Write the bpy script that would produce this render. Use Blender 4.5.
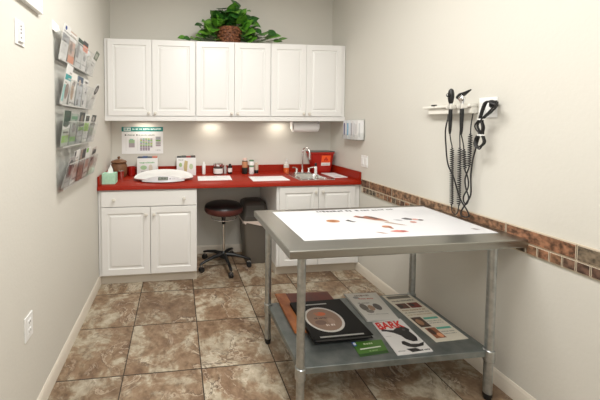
import bpy, bmesh, math, random
from mathutils import Vector, Matrix
PI = math.pi
scene = bpy.context.scene
for o in list(bpy.data.objects): bpy.data.objects.remove(o, do_unlink=True)
COL = scene.collection

# ------------------------------------------------------------------ camera
W, YB, H = 2.496, 3.526, 3.02           # room width, back wall, ceiling height
YF = -1.6                               # wall behind the photographer
cam = bpy.data.cameras.new('camera'); cam_o = bpy.data.objects.new('camera', cam); COL.objects.link(cam_o)
R_ = Vector((0.99285258, -0.11934198, 0.00111316)); U_ = Vector((0.00384278, 0.04128899, 0.99913986)); F_ = Vector((0.11928528, 0.99199431, -0.04145249))
M = Matrix((R_, U_, -F_)).transposed().to_4x4(); M.translation = Vector((0.7039, 0, 1.4791)); cam_o.matrix_world = M
cam.sensor_width = 36; cam.sensor_fit = 'HORIZONTAL'; cam.lens = 316.8153/600*36
cam.shift_x = (300-214.9733)/600; cam.shift_y = -(200-135.8571)/600
cam.clip_start = .02; cam.clip_end = 50
scene.camera = cam_o

# ------------------------------------------------------------------ world, lights, exposure
scene.view_settings.view_transform = 'Standard'; scene.view_settings.look = 'None'
scene.view_settings.gamma = 1; scene.view_settings.use_curve_mapping = False
scene.view_settings.exposure = 0.09
world = bpy.data.worlds.new('world'); scene.world = world; world.use_nodes = True
world.node_tree.nodes['Background'].inputs[0].default_value = (1, 1, 1, 1)
world.node_tree.nodes['Background'].inputs[1].default_value = .3

def area(name, loc, sx, sy, power, col, rot=(0, 0, 0), spread=PI):
    l = bpy.data.lights.new(name, 'AREA'); l.shape = 'RECTANGLE'; l.size = sx; l.size_y = sy
    l.energy = power; l.color = col; l.spread = spread
    o = bpy.data.objects.new(name, l); COL.objects.link(o); o.location = loc; o.rotation_euler = rot
    return o
WARM = (1, .985, .955)
area('troffer_light', (1.15, 1.5, H-.05), .6, 1.2, 48, WARM)
area('troffer_light', (1.25, -.35, H-.05), .6, 1.2, 36, WARM)
# added soft fill lamp behind the photographer, standing for no real window
area('rear_fill', (.9, YF+.08, 1.55), 1.7, 1.3, 14, (1, .99, .98), (PI/2, 0, 0))
PUCKS = [(.36, 3.43), (1.08, 3.43), (1.84, 3.43)]
for px, py in PUCKS:
    area('puck_lamp', (px, py, 1.486), .16, .05, .55, (1, .92, .8))

# ------------------------------------------------------------------ materials
def lin(c):
    return tuple(((v/255)/12.92 if v/255 <= .04045 else (((v/255)+.055)/1.055)**2.4) for v in c)
_m = {}
def mat(name, rgb=(200, 200, 200), rough=.5, metal=0, spec=.5, bump=None, var=None, coat=0, emit=None):
    """procedural principled material; bump=(scale,strength), var=(scale, rgb2, contrast)"""
    if name in _m: return _m[name]
    m = bpy.data.materials.new(name); _m[name] = m; m.use_nodes = True
    nt = m.node_tree; b = nt.nodes['Principled BSDF']
    b.inputs['Base Color'].default_value = (*lin(rgb), 1); b.inputs['Roughness'].default_value = rough
    b.inputs['Metallic'].default_value = metal; b.inputs['Specular IOR Level'].default_value = spec
    b.inputs['Coat Weight'].default_value = coat
    tc = nt.nodes.new('ShaderNodeTexCoord')
    if emit:
        b.inputs['Emission Color'].default_value = (*lin(emit[0]), 1); b.inputs['Emission Strength'].default_value = emit[1]
    if var:
        n = nt.nodes.new('ShaderNodeTexNoise'); n.inputs['Scale'].default_value = var[0]; n.inputs['Detail'].default_value = 5
        nt.links.new(tc.outputs['Object'], n.inputs['Vector'])
        r = nt.nodes.new('ShaderNodeValToRGB'); e = r.color_ramp.elements
        e[0].position = .5-var[2]; e[0].color = (*lin(rgb), 1); e[1].position = .5+var[2]; e[1].color = (*lin(var[1]), 1)
        nt.links.new(n.outputs['Fac'], r.inputs['Fac']); nt.links.new(r.outputs['Color'], b.inputs['Base Color'])
    if bump:
        n = nt.nodes.new('ShaderNodeTexNoise'); n.inputs['Scale'].default_value = bump[0]; n.inputs['Detail'].default_value = 3
        nt.links.new(tc.outputs['Object'], n.inputs['Vector'])
        bp = nt.nodes.new('ShaderNodeBump'); bp.inputs['Strength'].default_value = bump[1]; bp.inputs['Distance'].default_value = .002
        nt.links.new(n.outputs['Fac'], bp.inputs['Height']); nt.links.new(bp.outputs['Normal'], b.inputs['Normal'])
    return m
def ink(rgb, rough=.45):
    return mat('print_%02x%02x%02x' % tuple(rgb), rgb, rough)

WALL = mat('wall_paint', (212, 209, 200), .75, spec=.25, bump=(55, .35))
CEIL = mat('ceiling_paint', (226, 225, 222), .9)
CAB = mat('white_thermofoil', (233, 232, 229), .35, spec=.45)
CABIN = mat('almond_laminate', (205, 196, 182), .5)
BASEB = mat('baseboard_paint', (224, 216, 202), .4)
RED = mat('red_laminate', (157, 37, 14), .4, spec=.25, var=(160, (143, 31, 12), .2))
KNOB = mat('satin_knob', (222, 218, 208), .25)
CHROME = mat('chrome', (225, 225, 225), .12, 1)
BLACKP = mat('black_plastic', (22, 22, 22), .4)
WHITEP = mat('white_plastic', (238, 238, 236), .3)
PAPER = mat('white_paper', (240, 240, 240), .55)
CARD = mat('white_card', (232, 232, 230), .5)
SHEETM = mat('glossy_sheet', (216, 216, 218), .4)
GALV = mat('galvanized_steel', (188, 191, 190), .3, .85, var=(38, (160, 165, 165), .2))
SHELFM = mat('galvanized_shelf', (142, 148, 147), .42, .75, var=(14, (116, 124, 124), .2))
CASTER = mat('caster_rubber', (30, 30, 30), .5)

def stainless():
    m = mat('brushed_stainless', (164, 163, 157), .3, 1)
    nt = m.node_tree; b = nt.nodes['Principled BSDF']
    tc = nt.nodes['Texture Coordinate']; mp = nt.nodes.new('ShaderNodeMapping'); mp.inputs['Scale'].default_value = (1.5, 160, 160)
    n = nt.nodes.new('ShaderNodeTexNoise'); n.inputs['Scale'].default_value = 2; n.inputs['Detail'].default_value = 4
    nt.links.new(tc.outputs['Object'], mp.inputs['Vector']); nt.links.new(mp.outputs['Vector'], n.inputs['Vector'])
    mr = nt.nodes.new('ShaderNodeMapRange'); mr.inputs['To Min'].default_value = .26; mr.inputs['To Max'].default_value = .42
    nt.links.new(n.outputs['Fac'], mr.inputs['Value']); nt.links.new(mr.outputs['Result'], b.inputs['Roughness'])
    bp = nt.nodes.new('ShaderNodeBump'); bp.inputs['Strength'].default_value = .08; bp.inputs['Distance'].default_value = .001
    nt.links.new(n.outputs['Fac'], bp.inputs['Height']); nt.links.new(bp.outputs['Normal'], b.inputs['Normal'])
    return m
STEEL = stainless()

def clear():
    m = bpy.data.materials.new('clear_acrylic'); m.use_nodes = True; nt = m.node_tree; nt.nodes.clear()
    o = nt.nodes.new('ShaderNodeOutputMaterial'); mx = nt.nodes.new('ShaderNodeMixShader')
    t = nt.nodes.new('ShaderNodeBsdfTransparent'); t.inputs[0].default_value = (.985, .99, .99, 1)
    g = nt.nodes.new('ShaderNodeBsdfGlossy'); g.inputs['Roughness'].default_value = .12
    lw = nt.nodes.new('ShaderNodeLayerWeight'); lw.inputs['Blend'].default_value = .3
    mr = nt.nodes.new('ShaderNodeMapRange'); mr.inputs['To Min'].default_value = .035; mr.inputs['To Max'].default_value = .28
    nt.links.new(lw.outputs['Facing'], mr.inputs['Value']); nt.links.new(mr.outputs['Result'], mx.inputs[0]); nt.links.new(t.outputs[0], mx.inputs[1]); nt.links.new(g.outputs[0], mx.inputs[2])
    nt.links.new(mx.outputs[0], o.inputs[0]); return m
CLEAR = clear()
FROST = mat('frosted_acrylic_edge', (186, 184, 178), .3)

T, GX, GY = .457, .3878, 1.8441
def floor_mat():
    m = bpy.data.materials.new('slate_look_tile'); m.use_nodes = True; nt = m.node_tree; L = nt.links.new
    b = nt.nodes['Principled BSDF']; N = nt.nodes.new
    tc = N('ShaderNodeTexCoord'); sx = N('ShaderNodeSeparateXYZ'); L(tc.outputs['Object'], sx.inputs[0])
    def mth(op, a, c=None, cl=False):
        n = N('ShaderNodeMath'); n.operation = op; n.use_clamp = cl
        for i, v in enumerate((a, c)):
            if v is None: continue
            if isinstance(v, (int, float)): n.inputs[i].default_value = v
            else: L(v, n.inputs[i])
        return n.outputs[0]
    fx = mth('DIVIDE', mth('SUBTRACT', sx.outputs[0], GX), T); fy = mth('DIVIDE', mth('SUBTRACT', sx.outputs[1], GY), T)
    ix, iy = mth('FLOOR', fx), mth('FLOOR', fy); ux, uy = mth('FRACT', fx), mth('FRACT', fy)
    def edge(u): return mth('MINIMUM', u, mth('SUBTRACT', 1, u))
    e = mth('MINIMUM', edge(ux), edge(uy))
    cell = mth('ADD', mth('MULTIPLY', ix, 3.7), mth('MULTIPLY', iy, 11.3))
    def noise(scale, det, wadd, dist=0, rough=.55):
        n = N('ShaderNodeTexNoise'); n.noise_dimensions = '4D'; n.inputs['Scale'].default_value = scale
        n.inputs['Detail'].default_value = det; n.inputs['Distortion'].default_value = dist; n.inputs['Roughness'].default_value = rough
        L(tc.outputs['Object'], n.inputs['Vector']); L(mth('ADD', cell, wadd), n.inputs['W']); return n.outputs['Fac']
    def ramp(f, stops):
        r = N('ShaderNodeValToRGB'); el = r.color_ramp.elements
        while len(el) < len(stops): el.new(.5)
        for q, (p, c) in zip(el, stops): q.position = p; q.color = (*lin(c), 1) if len(c) == 3 else c
        L(f, r.inputs[0]); return r.outputs[0]
    big = noise(4.5, 5, 0, .9)
    big = noise(4.2, 10, 0, .5, .68)
    base = ramp(big, [(.28, (124, 98, 80)), (.40, (154, 124, 100)), (.48, (172, 144, 118)), (.515, (186, 164, 140)), (.54, (206, 190, 168)), (.64, (216, 202, 182)), (.74, (180, 156, 132))])
    fine = noise(22, 6, 5, .6, .65)
    fr = ramp(fine, [(.30, (140, 126, 114)), (.46, (222, 216, 210)), (.62, (255, 255, 255))])
    mx = N('ShaderNodeMix'); mx.data_type = 'RGBA'; mx.blend_type = 'MULTIPLY'; mx.inputs[0].default_value = .75
    L(base, mx.inputs[6]); L(fr, mx.inputs[7])
    vn = noise(4.5, 8, 9, 1.0, .62)
    vein = mth('ABSOLUTE', mth('SUBTRACT', vn, .5))
    patch = noise(5, 4, 21, .3)
    wn = N('ShaderNodeTexWhiteNoise'); wn.noise_dimensions = '1D'; L(cell, wn.inputs['W'])
    tone = mth('ADD', .66, mth('MULTIPLY', wn.outputs['Value'], .22))
    tn = N('ShaderNodeMix'); tn.data_type = 'RGBA'; tn.blend_type = 'MULTIPLY'; tn.inputs[0].default_value = 1
    cb = N('ShaderNodeCombineColor'); L(mth('MULTIPLY', tone, .965), cb.inputs[0]); L(mth('MULTIPLY', tone, 1.0), cb.inputs[1]); L(mth('MULTIPLY', tone, .985), cb.inputs[2])
    L(mx.outputs[2], tn.inputs[6]); L(cb.outputs[0], tn.inputs[7])
    chalk = mth('MULTIPLY', mth('MULTIPLY', mth('SUBTRACT', 1, mth('DIVIDE', mth('ABSOLUTE', mth('SUBTRACT', vn, .53)), .016), True), .55), mth('MULTIPLY', mth('SUBTRACT', patch, .43), 6, True))
    ch = N('ShaderNodeMix'); ch.data_type = 'RGBA'; L(chalk, ch.inputs[0]); L(tn.outputs[2], ch.inputs[6]); ch.inputs[7].default_value = (*lin((222, 210, 190)), 1)
    mx = ch
    vm = mth('MULTIPLY', mth('SUBTRACT', 1, mth('DIVIDE', vein, .016), True), mth('MULTIPLY', mth('SUBTRACT', patch, .43), 6, True), True)
    mv = N('ShaderNodeMix'); mv.data_type = 'RGBA'; L(mth('MULTIPLY', vm, .8), mv.inputs[0]); L(mx.outputs[2], mv.inputs[6]); mv.inputs[7].default_value = (*lin((84, 66, 54)), 1)
    g = mth('LESS_THAN', e, .0072)
    mg = N('ShaderNodeMix'); mg.data_type = 'RGBA'; L(g, mg.inputs[0]); L(mv.outputs[2], mg.inputs[6]); mg.inputs[7].default_value = (*lin((66, 56, 47)), 1)
    L(mg.outputs[2], b.inputs['Base Color'])
    L(mth('ADD', mth('MULTIPLY', g, .3), mth('ADD', .38, mth('MULTIPLY', fine, .2))), b.inputs['Roughness'])
    hgt = mth('SUBTRACT', mth('ADD', mth('MULTIPLY', fine, .4), mth('MULTIPLY', big, .5)), mth('ADD', mth('MULTIPLY', g, .8), mth('MULTIPLY', vm, .35)))
    bp = N('ShaderNodeBump'); bp.inputs['Strength'].default_value = .55; bp.inputs['Distance'].default_value = .004
    L(hgt, bp.inputs['Height']); L(bp.outputs[0], b.inputs['Normal'])
    b.inputs['Specular IOR Level'].default_value = .4
    return m

# ------------------------------------------------------------------ mesh builder
class MB:
    def __init__(s): s.bm = bmesh.new(); s.mats = []
    def mi(s, m):
        if m not in s.mats: s.mats.append(m)
        return s.mats.index(m)
    def add(s, verts, faces, m, xf=None):
        i = s.mi(m); vs = [s.bm.verts.new(xf @ Vector(v) if xf else v) for v in verts]
        out = []
        for f in faces:
            try: fc = s.bm.faces.new([vs[k] for k in f]); fc.material_index = i; out.append(fc)
            except ValueError: pass
        return vs, out
    def box(s, x0, x1, y0, y1, z0, z1, m, bev=0, xf=None, seg=2):
        v = [(x, y, z) for x in (x0, x1) for y in (y0, y1) for z in (z0, z1)]
        f = [(0, 1, 3, 2), (4, 6, 7, 5), (0, 4, 5, 1), (2, 3, 7, 6), (0, 2, 6, 4), (1, 5, 7, 3)]
        vs, fs = s.add(v, f, m, xf)
        if bev:
            es = list({e for q in fs for e in q.edges})
            bmesh.ops.bevel(s.bm, geom=es, offset=bev, segments=seg, affect='EDGES', clamp_overlap=True)
        return s
    def loft(s, rings, m, cap0=True, cap1=True, close=True, xf=None):
        n = len(rings[0]); verts = [p for r in rings for p in r]; faces = []
        for i in range(len(rings)-1):
            for j in range(n if close else n-1):
                k = (j+1) % n; faces.append((i*n+j, i*n+k, (i+1)*n+k, (i+1)*n+j))
        if cap0: faces.append(tuple(range(n))[::-1])
        if cap1: faces.append(tuple(range((len(rings)-1)*n, len(rings)*n)))
        return s.add(verts, faces, m, xf)
    def lathe(s, prof, c, m, seg=32, cap0=False, cap1=False, sx=1, sy=1):
        rings = [[(c[0]+r*sx*math.cos(2*PI*k/seg), c[1]+r*sy*math.sin(2*PI*k/seg), c[2]+z) for k in range(seg)] for r, z in prof]
        s.loft(rings, m, cap0, cap1); return s
    def cone(s, p0, p1, r0, r1, m, seg=20, caps=True):
        p0, p1 = Vector(p0), Vector(p1); d = (p1-p0).normalized(); a = d.orthogonal().normalized(); b = d.cross(a)
        rg = lambda p, r: [tuple(p+a*(r*math.cos(2*PI*k/seg))+b*(r*math.sin(2*PI*k/seg))) for k in range(seg)]
        s.loft([rg(p0, r0), rg(p1, r1)], m, caps, caps); return s
    def tube(s, pts, r, m, seg=8, caps=True):
        pts = [Vector(p) for p in pts]; rings = []; a = None
        for i, p in enumerate(pts):
            t = (pts[min(i+1, len(pts)-1)]-pts[max(i-1, 0)])
            t = t.normalized() if t.length > 1e-9 else Vector((0, 0, 1))
            if a is None: a = t.orthogonal().normalized()
            a = (a-t*a.dot(t)); a = a.normalized() if a.length > 1e-6 else t.orthogonal().normalized()
            b = t.cross(a); rr = r[i] if isinstance(r, (list, tuple)) else r
            rings.append([tuple(p+a*(rr*math.cos(2*PI*k/seg))+b*(rr*math.sin(2*PI*k/seg))) for k in range(seg)])
        s.loft(rings, m, caps, caps); return s
    def ball(s, c, r, m, seg=14, sc=(1, 1, 1)):
        n = seg//2; rings = []
        for i in range(n+1):
            t = PI*i/n; rr = max(math.sin(t), .01)*r
            rings.append([(c[0]+rr*math.cos(2*PI*k/seg)*sc[0], c[1]+rr*math.sin(2*PI*k/seg)*sc[1], c[2]-r*math.cos(t)*sc[2]) for k in range(seg)])
        s.loft(rings, m); return s
    def build(s, name, parent=None, angle=35, loc=None, mod=None):
        me = bpy.data.meshes.new(name)
        bmesh.ops.recalc_face_normals(s.bm, faces=s.bm.faces[:]) if not getattr(s, 'keep', False) else None
        off = Vector(loc) if loc else (parent_loc(parent) if parent else Vector((0, 0, 0)))
        if off.length: bmesh.ops.translate(s.bm, verts=s.bm.verts[:], vec=-off)
        s.bm.to_mesh(me); s.bm.free()
        for m in s.mats: me.materials.append(m)
        for p in me.polygons: p.use_smooth = True
        me.set_sharp_from_angle(angle=math.radians(angle))
        o = bpy.data.objects.new(name, me); COL.objects.link(o)
        if parent: o.parent = parent
        else: o.location = off
        return o
def parent_loc(o):
    v = Vector((0, 0, 0))
    while o: v += o.location; o = o.parent
    return v
def spline(pts, n=8):
    P = [Vector(p) for p in pts]; P = [P[0]*2-P[1]]+P+[P[-1]*2-P[-2]]; out = []
    for i in range(1, len(P)-2):
        for k in range(n):
            t = k/n; a, b, c, d = P[i-1:i+3]
            out.append(.5*((2*b)+(c-a)*t+(2*a-5*b+4*c-d)*t*t+(3*b-a-3*c+d)*t**3))
    out.append(P[-2]); return out
def thing(name, label, cat, loc=(0, 0, 0), group=None):
    o = bpy.data.objects.new(name, None); COL.objects.link(o); o.location = loc; o.empty_display_size = .05
    o['label'] = label; o['category'] = cat
    if group: o['group'] = group
    return o
def tag(o, label, cat, group=None):
    o['label'] = label; o['category'] = cat
    if group: o['group'] = group
    return o
def struct(o): o['kind'] = 'structure'; return o
def plabel(o, l): o['label'] = l; return o

def prints(mb, O, U, V, items, eps=.0004):
    """flat printed marks on a surface: frame O + u*U + v*V"""
    O, U, V = Vector(O), Vector(U), Vector(V); n = U.cross(V).normalized()
    lay = 0
    for it in items:
        k = it[0]; lay += 1; h = n*(eps*(1+lay*.12))
        pt = lambda u, v: tuple(O+U*u+V*v+h)
        if k == 'r':
            _, u0, v0, u1, v1, c = it; mb.add([pt(u0, v0), pt(u1, v0), pt(u1, v1), pt(u0, v1)], [(0, 1, 2, 3)], ink(c))
        elif k == 'e':
            _, cu, cv, ru, rv, c = it; mb.add([pt(cu+ru*math.cos(2*PI*q/20), cv+rv*math.sin(2*PI*q/20)) for q in range(20)], [tuple(range(20))], ink(c))
        elif k == 'p':
            _, ps, c = it; vs = [pt(*q) for q in ps]; mb.add(vs, [tuple(range(len(vs)))], ink(c))
        elif k == 's':      # line of small unreadable print
            _, u0, v0, u1, v1, c, sd = it; rg = random.Random(sd); u = u0; h2 = v1-v0
            asp = U.length/V.length
            while u < u1-.001:
                w = abs(h2)*rg.uniform(.35, .8)/asp; w = min(w, u1-u)
                a, b = v0+h2*rg.uniform(0, .25), v1-h2*rg.uniform(0, .25)
                mb.add([pt(u, a), pt(u+w, a), pt(u+w, b), pt(u, b)], [(0, 1, 2, 3)], ink(c))
                u += w+abs(h2)*(.18 if rg.random() < .8 else .6)/asp
def text_into(mb, s, O, U, V, u0, v0, u1, v1, c, bold=0.0):
    """real lettering fitted into the rectangle u0..u1, v0..v1 of the frame"""
    cu = bpy.data.curves.new('lettering', 'FONT'); cu.body = s; cu.offset = bold; cu.resolution_u = 3
    ob = bpy.data.objects.new('lettering', cu); COL.objects.link(ob)
    dg = bpy.context.evaluated_depsgraph_get(); me = bpy.data.meshes.new_from_object(ob.evaluated_get(dg))
    xs = [v.co.x for v in me.vertices]; ys = [v.co.y for v in me.vertices]
    x0, x1, y0, y1 = min(xs), max(xs), min(ys), max(ys)
    O, U, V = Vector(O), Vector(U), Vector(V); n = U.cross(V).normalized()*.0012
    vs = [tuple(O+U*(u0+(v.co.x-x0)/(x1-x0)*(u1-u0))+V*(v0+(v.co.y-y0)/(y1-y0)*(v1-v0))+n) for v in me.vertices]
    mb.add(vs, [tuple(p.vertices) for p in me.polygons], ink(c))
    bpy.data.objects.remove(ob); bpy.data.curves.remove(cu); bpy.data.meshes.remove(me)

# ------------------------------------------------------------------ room shell
def wall(name, b, m=WALL):
    mb = MB(); mb.box(*b, m); return struct(mb.build(name))
wall('floor', (-.15, W+.15, YF-.15, YB+.15, -.1, 0), floor_mat())
wall('ceiling', (-.15, W+.15, YF-.15, YB+.15, H, H+.1), CEIL)
wall('wall_left', (-.12, 0, YF, YB, 0, H))
wall('wall_right', (W, W+.12, YF, YB, 0, H))
wall('wall_back', (-.12, W+.12, YB, YB+.12, 0, H))
wall('wall_front', (-.12, W+.12, YF-.12, YF, 0, H), mat('darkened_taupe', (132, 124, 114), .8))  # unseen wall, tone darkened to cut bounce and darken the steel's reflections
def baseboard(name, horizontal, a, b, at, sgn):
    """profile swept along a wall: 88 mm high, 12 mm thick, small ogee top"""
    prof = [(0, 0), (.012, 0), (.012, .062), (.010, .068), (.010, .072), (.006, .082), (.004, .088), (0, .088)]
    rings = []
    for q in (a, b):
        rings.append([((at+sgn*d, q, z) if not horizontal else (q, at+sgn*d, z)) for d, z in prof])
    mb = MB(); mb.loft(rings, BASEB); return struct(mb.build(name, angle=20))
baseboard('baseboard_left', False, YF, 2.945, 0, 1)
baseboard('baseboard_right', False, YF, 2.945, W, -1)
baseboard('baseboard_back', True, .90, 1.645, YB, -1)

# tile chair rail on the right wall
BROWN = [(158, 118, 90), (166, 132, 104), (134, 104, 86), (136, 120, 100), (164, 118, 90), (130, 116, 98), (172, 140, 110), (112, 86, 72)]
tile_m = [mat('slate_tile_%s' % 'abcdefgh'[i], c, .6, spec=.3, var=(42, tuple(int(v*.52) for v in c), .14), bump=(60, .5)) for i, c in enumerate(BROWN)]
GROUT = mat('cream_grout', (206, 192, 170), .8)
rg = random.Random(5)
mb = MB(); mb.box(W-.006, W, YF+.01, 2.875, .806, .936, GROUT)
mb.box(W-.010, W-.005, YF+.01, 2.875, .933, .937, GROUT)
P_ = .3085; seq = [0, 3, 4, 1, 2, 0, 4, 5, 1, 0]; k0 = -9
for k in range(-9, 7):
    y0 = 1.197+(k-1)*P_+.003+.0; y1 = y0+P_-.006
    if y0 > 2.87: continue
    y1 = min(y1, 2.873)
    mb.box(W-.011, W-.004, y0, y1, .865, .932, tile_m[{1: 4, 2: 3, 0: 0, -1: 1}.get(2-k, [1, 3, 4, 5, 1, 0, 2][k % 7])], .0015, seg=1)
    for j in range(6):
        a = 1.197+(k-1)*P_+j*P_/6+.0025; b = a+P_/6-.005
        if b > 2.875: continue
        mb.box(W-.011, W-.004, a, b, .811, .858, tile_m[rg.choice([0, 1, 2, 3, 4, 5, 6, 7])], .0015, seg=1)
struct(mb.build('trim_1'))

# ------------------------------------------------------------------ cabinets
def panel_door(mb, x0, x1, z0, z1, y, th=.019, fr=.055):
    """raised-panel door, front at y-th, facing -Y"""
    def ring(i, d): return [(x0+i, y-th+d, z0+i), (x1-i, y-th+d, z0+i), (x1-i, y-th+d, z1-i), (x0+i, y-th+d, z1-i)]
    rings = [[(x0, y, z0), (x1, y, z0), (x1, y, z1), (x0, y, z1)], ring(0, .003), ring(.003, 0), ring(fr, 0), ring(fr+.004, .009), ring(fr+.014, .0095), ring(fr+.030, .002), ring(fr+.036, .0012)]
    mb.loft(rings, CAB)
def knob(parent, x, y, z):
    mb = MB(); c = Vector((x, y, z))
    prof = [(.006, 0), (.005, .010), (.009, .014), (.0145, .018), (.0155, .023), (.012, .028), (.001, .030)]
    rings = [[(x+r*math.cos(2*PI*k/16), y-d, z+r*math.sin(2*PI*k/16)) for k in range(16)] for r, d in prof]
    mb.loft(rings, KNOB); return mb.build('knob', parent)
def door(parent, x0, x1, z0, z1, y, kx, kz):
    mb = MB(); panel_door(mb, x0, x1, z0, z1, y); d = mb.build('door', parent, angle=12)
    knob(d, kx, y-.019, kz)

UZ0, UZ1, UY = 1.497, 2.299, 3.205
UP = [(.003, .892, .034, .461, .458, 'left'), (.892, 1.669, .898, 1.2895, 0, 'middle'), (1.669, 2.493, 1.675, 2.055, 0, 'right')]
ul = {'left': 'white two-door wall cabinet above the teal health poster', 'middle': 'white two-door wall cabinet under the potted plant, in the middle of the row',
      'right': 'white two-door wall cabinet above the sink and paper towels'}
for x0, x1, d0, dm, _, nm in UP:
    t = thing('wall_cabinet', ul[nm], 'cabinet', ((x0+x1)/2, 3.37, UZ0), 'white wall cabinets over the counter')
    mb = MB(); mb.box(x0+.0005, x1-.0005, UY+.02, YB-.001, UZ0+.03, UZ1, CAB, .0015)
    mb.box(x0+.0005, x1-.0005, UY+.004, UY+.022, UZ0, UZ0+.043, CAB, .001)      # light rail
    mb.box(x0+.0005, x0+.018, UY+.02, YB-.001, UZ0+.005, UZ0+.03, CAB); mb.box(x1-.018, x1-.0005, UY+.02, YB-.001, UZ0+.005, UZ0+.03, CAB)
    mb.build('body', t)
    d1 = {'left': .888, 'middle': 1.665, 'right': 2.452}[nm]
    za, zb = UZ0+.048, UZ1-.004
    door(t, d0, dm-.0015, za, zb, UY+.019, dm-.032, za+.03)
    door(t, dm+.0015, d1, za, zb, UY+.019, dm+.032, za+.03)
# puck fixtures under the cabinets
for i, (px, py) in enumerate(PUCKS):
    mb = MB(); mb.lathe([(.001, .028), (.034, .028), (.034, .014), (.030, .010), (.028, .012), (.001, .012)], (px, py, 1.486), WHITEP, 24)
    o = mb.build('puck_light', loc=(px, py, 1.50))
    tag(o, ['round under-cabinet lamp above the teal health poster', 'round under-cabinet lamp under the middle wall cabinet', 'round under-cabinet lamp beside the paper towel roll'][i], 'lamp', 'round lamps under the wall cabinets')

BY = 2.912; CZ = .876
def base_cab(x0, x1, label, dx, drawer, kz, sideL, sideR):
    t = thing('base_cabinet', label, 'cabinet', ((x0+x1)/2, 3.2, 0))
    mb = MB(); a_, b_ = x0+.001, x1-.001; zt = CZ-.0005
    for q in ((a_, a_+.018, BY+.001, 3.50, .088, zt), (b_-.018, b_, BY+.001, 3.50, .088, zt), (a_+.018, b_-.018, BY+.02, 3.49, .088, .106), (a_+.018, b_-.018, 3.49, 3.50, .088, zt),
              (a_+.018, b_-.018, BY+.001, BY+.02, .088, .125), (a_+.018, b_-.018, BY+.001, BY+.02, zt-.035, zt), (a_+.018, a_+.045, BY+.001, BY+.02, .125, zt-.035), (b_-.045, b_-.018, BY+.001, BY+.02, .125, zt-.035)):
        mb.box(*q, CAB)
    mb.build('body', t)
    mb = MB(); mb.box(x0+.002, x1-.002, BY+.035, 3.50, .0005, .088, CABIN); plabel(mb.build('toe_kick', t), 'almond toe kick board')
    a, m_, b = dx
    ztop = .862
    if drawer:
        mb = MB(); y = BY; th = .019
        def ring(i, d, x0=a, x1=b, z0=.722, z1=.862): return [(x0+i, y-th+d, z0+i), (x1-i, y-th+d, z0+i), (x1-i, y-th+d, z1-i), (x0+i, y-th+d, z1-i)]
        mb.loft([[(a, y, .722), (b, y, .722), (b, y, .862), (a, y, .862)], ring(0, .003), ring(.004, 0), ring(.02, 0)], CAB)
        d = mb.build('drawer', t, angle=12); knob(d, a+.115, y-th, .79); knob(d, b-.115, y-th, .79); ztop = .716
    door(t, a, m_-.002, .098, ztop, BY, m_-.035, ztop-kz); door(t, m_+.002, b, .098, ztop, BY, m_+.035, ztop-kz)
    return t
base_cab(.003, .886, 'white base cabinet with one wide drawer under the scale', (.03, .461, .882), True, .065, 0, 0)
base_cab(1.648, 2.492, 'white two-door base cabinet under the sink', (1.672, 2.062, 2.44), False, .045, 0, 0)

# ------------------------------------------------------------------ countertop with sink cut-out
CT = .916; SX0, SX1, SY0, SY1 = 1.955, 2.215, 3.02, 3.30
t = thing('countertop', 'red laminate countertop with matching backsplash along the back wall', 'countertop', (1.24, 3.2, CZ))
mb = MB()
prof = [(3.505, CT), (2.892, CT), (2.882, CT-.005), (2.878, CT-.014), (2.878, CZ+.004), (2.882, CZ), (2.905, CZ), (3.505, CZ)]
def slab(x0, x1): mb.loft([[(x, y, z) for y, z in prof] for x in (x0, x1)], RED)
slab(.003, SX0-.012); slab(SX1+.012, 2.493)
mb.loft([[(x, y, z) for y, z in [(SY0-.012, CT)]+prof[1:7]+[(SY0-.012, CZ)]] for x in (SX0-.012, SX1+.012)], RED)
mb.box(SX0-.012, SX1+.012, SY1+.012, 3.505, CZ, CT, RED)
mb.build('worktop', t, angle=30)
mb = MB(); mb.box(.003, 2.493, 3.505, YB-.001, CZ, 1.0, RED, .003); mb.build('backsplash', t)
mb = MB(); mb.box(2.472, 2.493, 2.885, 3.505, CT+.0003, 1.0, RED, .003); mb.build('backsplash', t)
mb = MB(); mb.box(.003, .022, 2.885, 3.505, CT+.0003, 1.0, RED, .003); mb.build('backsplash', t)

# sink
t = thing('sink', 'small stainless drop-in sink set in the red countertop', 'sink', (2.08, 3.2, CT))
def rrect(x0, x1, y0, y1, r, z, n=5):
    out = []
    for cx, cy, a0 in ((x1-r, y1-r, 0), (x0+r, y1-r, PI/2), (x0+r, y0+r, PI), (x1-r, y0+r, 1.5*PI)):
        for k in range(n+1): a = a0+PI/2*k/n; out.append((cx+r*math.cos(a), cy+r*math.sin(a), z))
    return out
mb = MB(); z = CT
mb.loft([rrect(1.895, 2.275, 2.955, 3.42, .03, z+.0006), rrect(1.898, 2.272, 2.958, 3.417, .03, z+.005), rrect(1.915, 2.255, 2.975, 3.40, .03, z+.004),
         rrect(SX0-.003, SX1+.003, SY0-.003, SY1+.003, .04, z+.003), rrect(SX0, SX1, SY0, SY1, .04, z-.004), rrect(SX0+.008, SX1-.008, SY0+.008, SY1-.008, .05, z-.13),
         rrect(SX0+.04, SX1-.04, SY0+.04, SY1-.04, .05, z-.145), rrect(SX0+.10, SX1-.10, SY0+.11, SY1-.11, .02, z-.147)], mat('polished_sink_steel', (214, 214, 212), .22, 1), cap0=False)
mb.build('basin', t)
mb = MB(); mb.lathe([(.001, 0), (.018, .001), (.022, .003), (.024, 0)], (2.085, 3.16, z-.1465), CHROME, 20); mb.build('drain', t)
t = thing('faucet', 'chrome gooseneck faucet with two lever handles behind the sink', 'faucet', (2.09, 3.36, CT+.004))
mb = MB(); zz = CT+.0045
mb.loft([rrect(1.99, 2.19, 3.335, 3.385, .024, zz), rrect(1.99, 2.19, 3.335, 3.385, .024, zz+.008), rrect(1.995, 2.185, 3.34, 3.38, .02, zz+.012)], CHROME)
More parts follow.
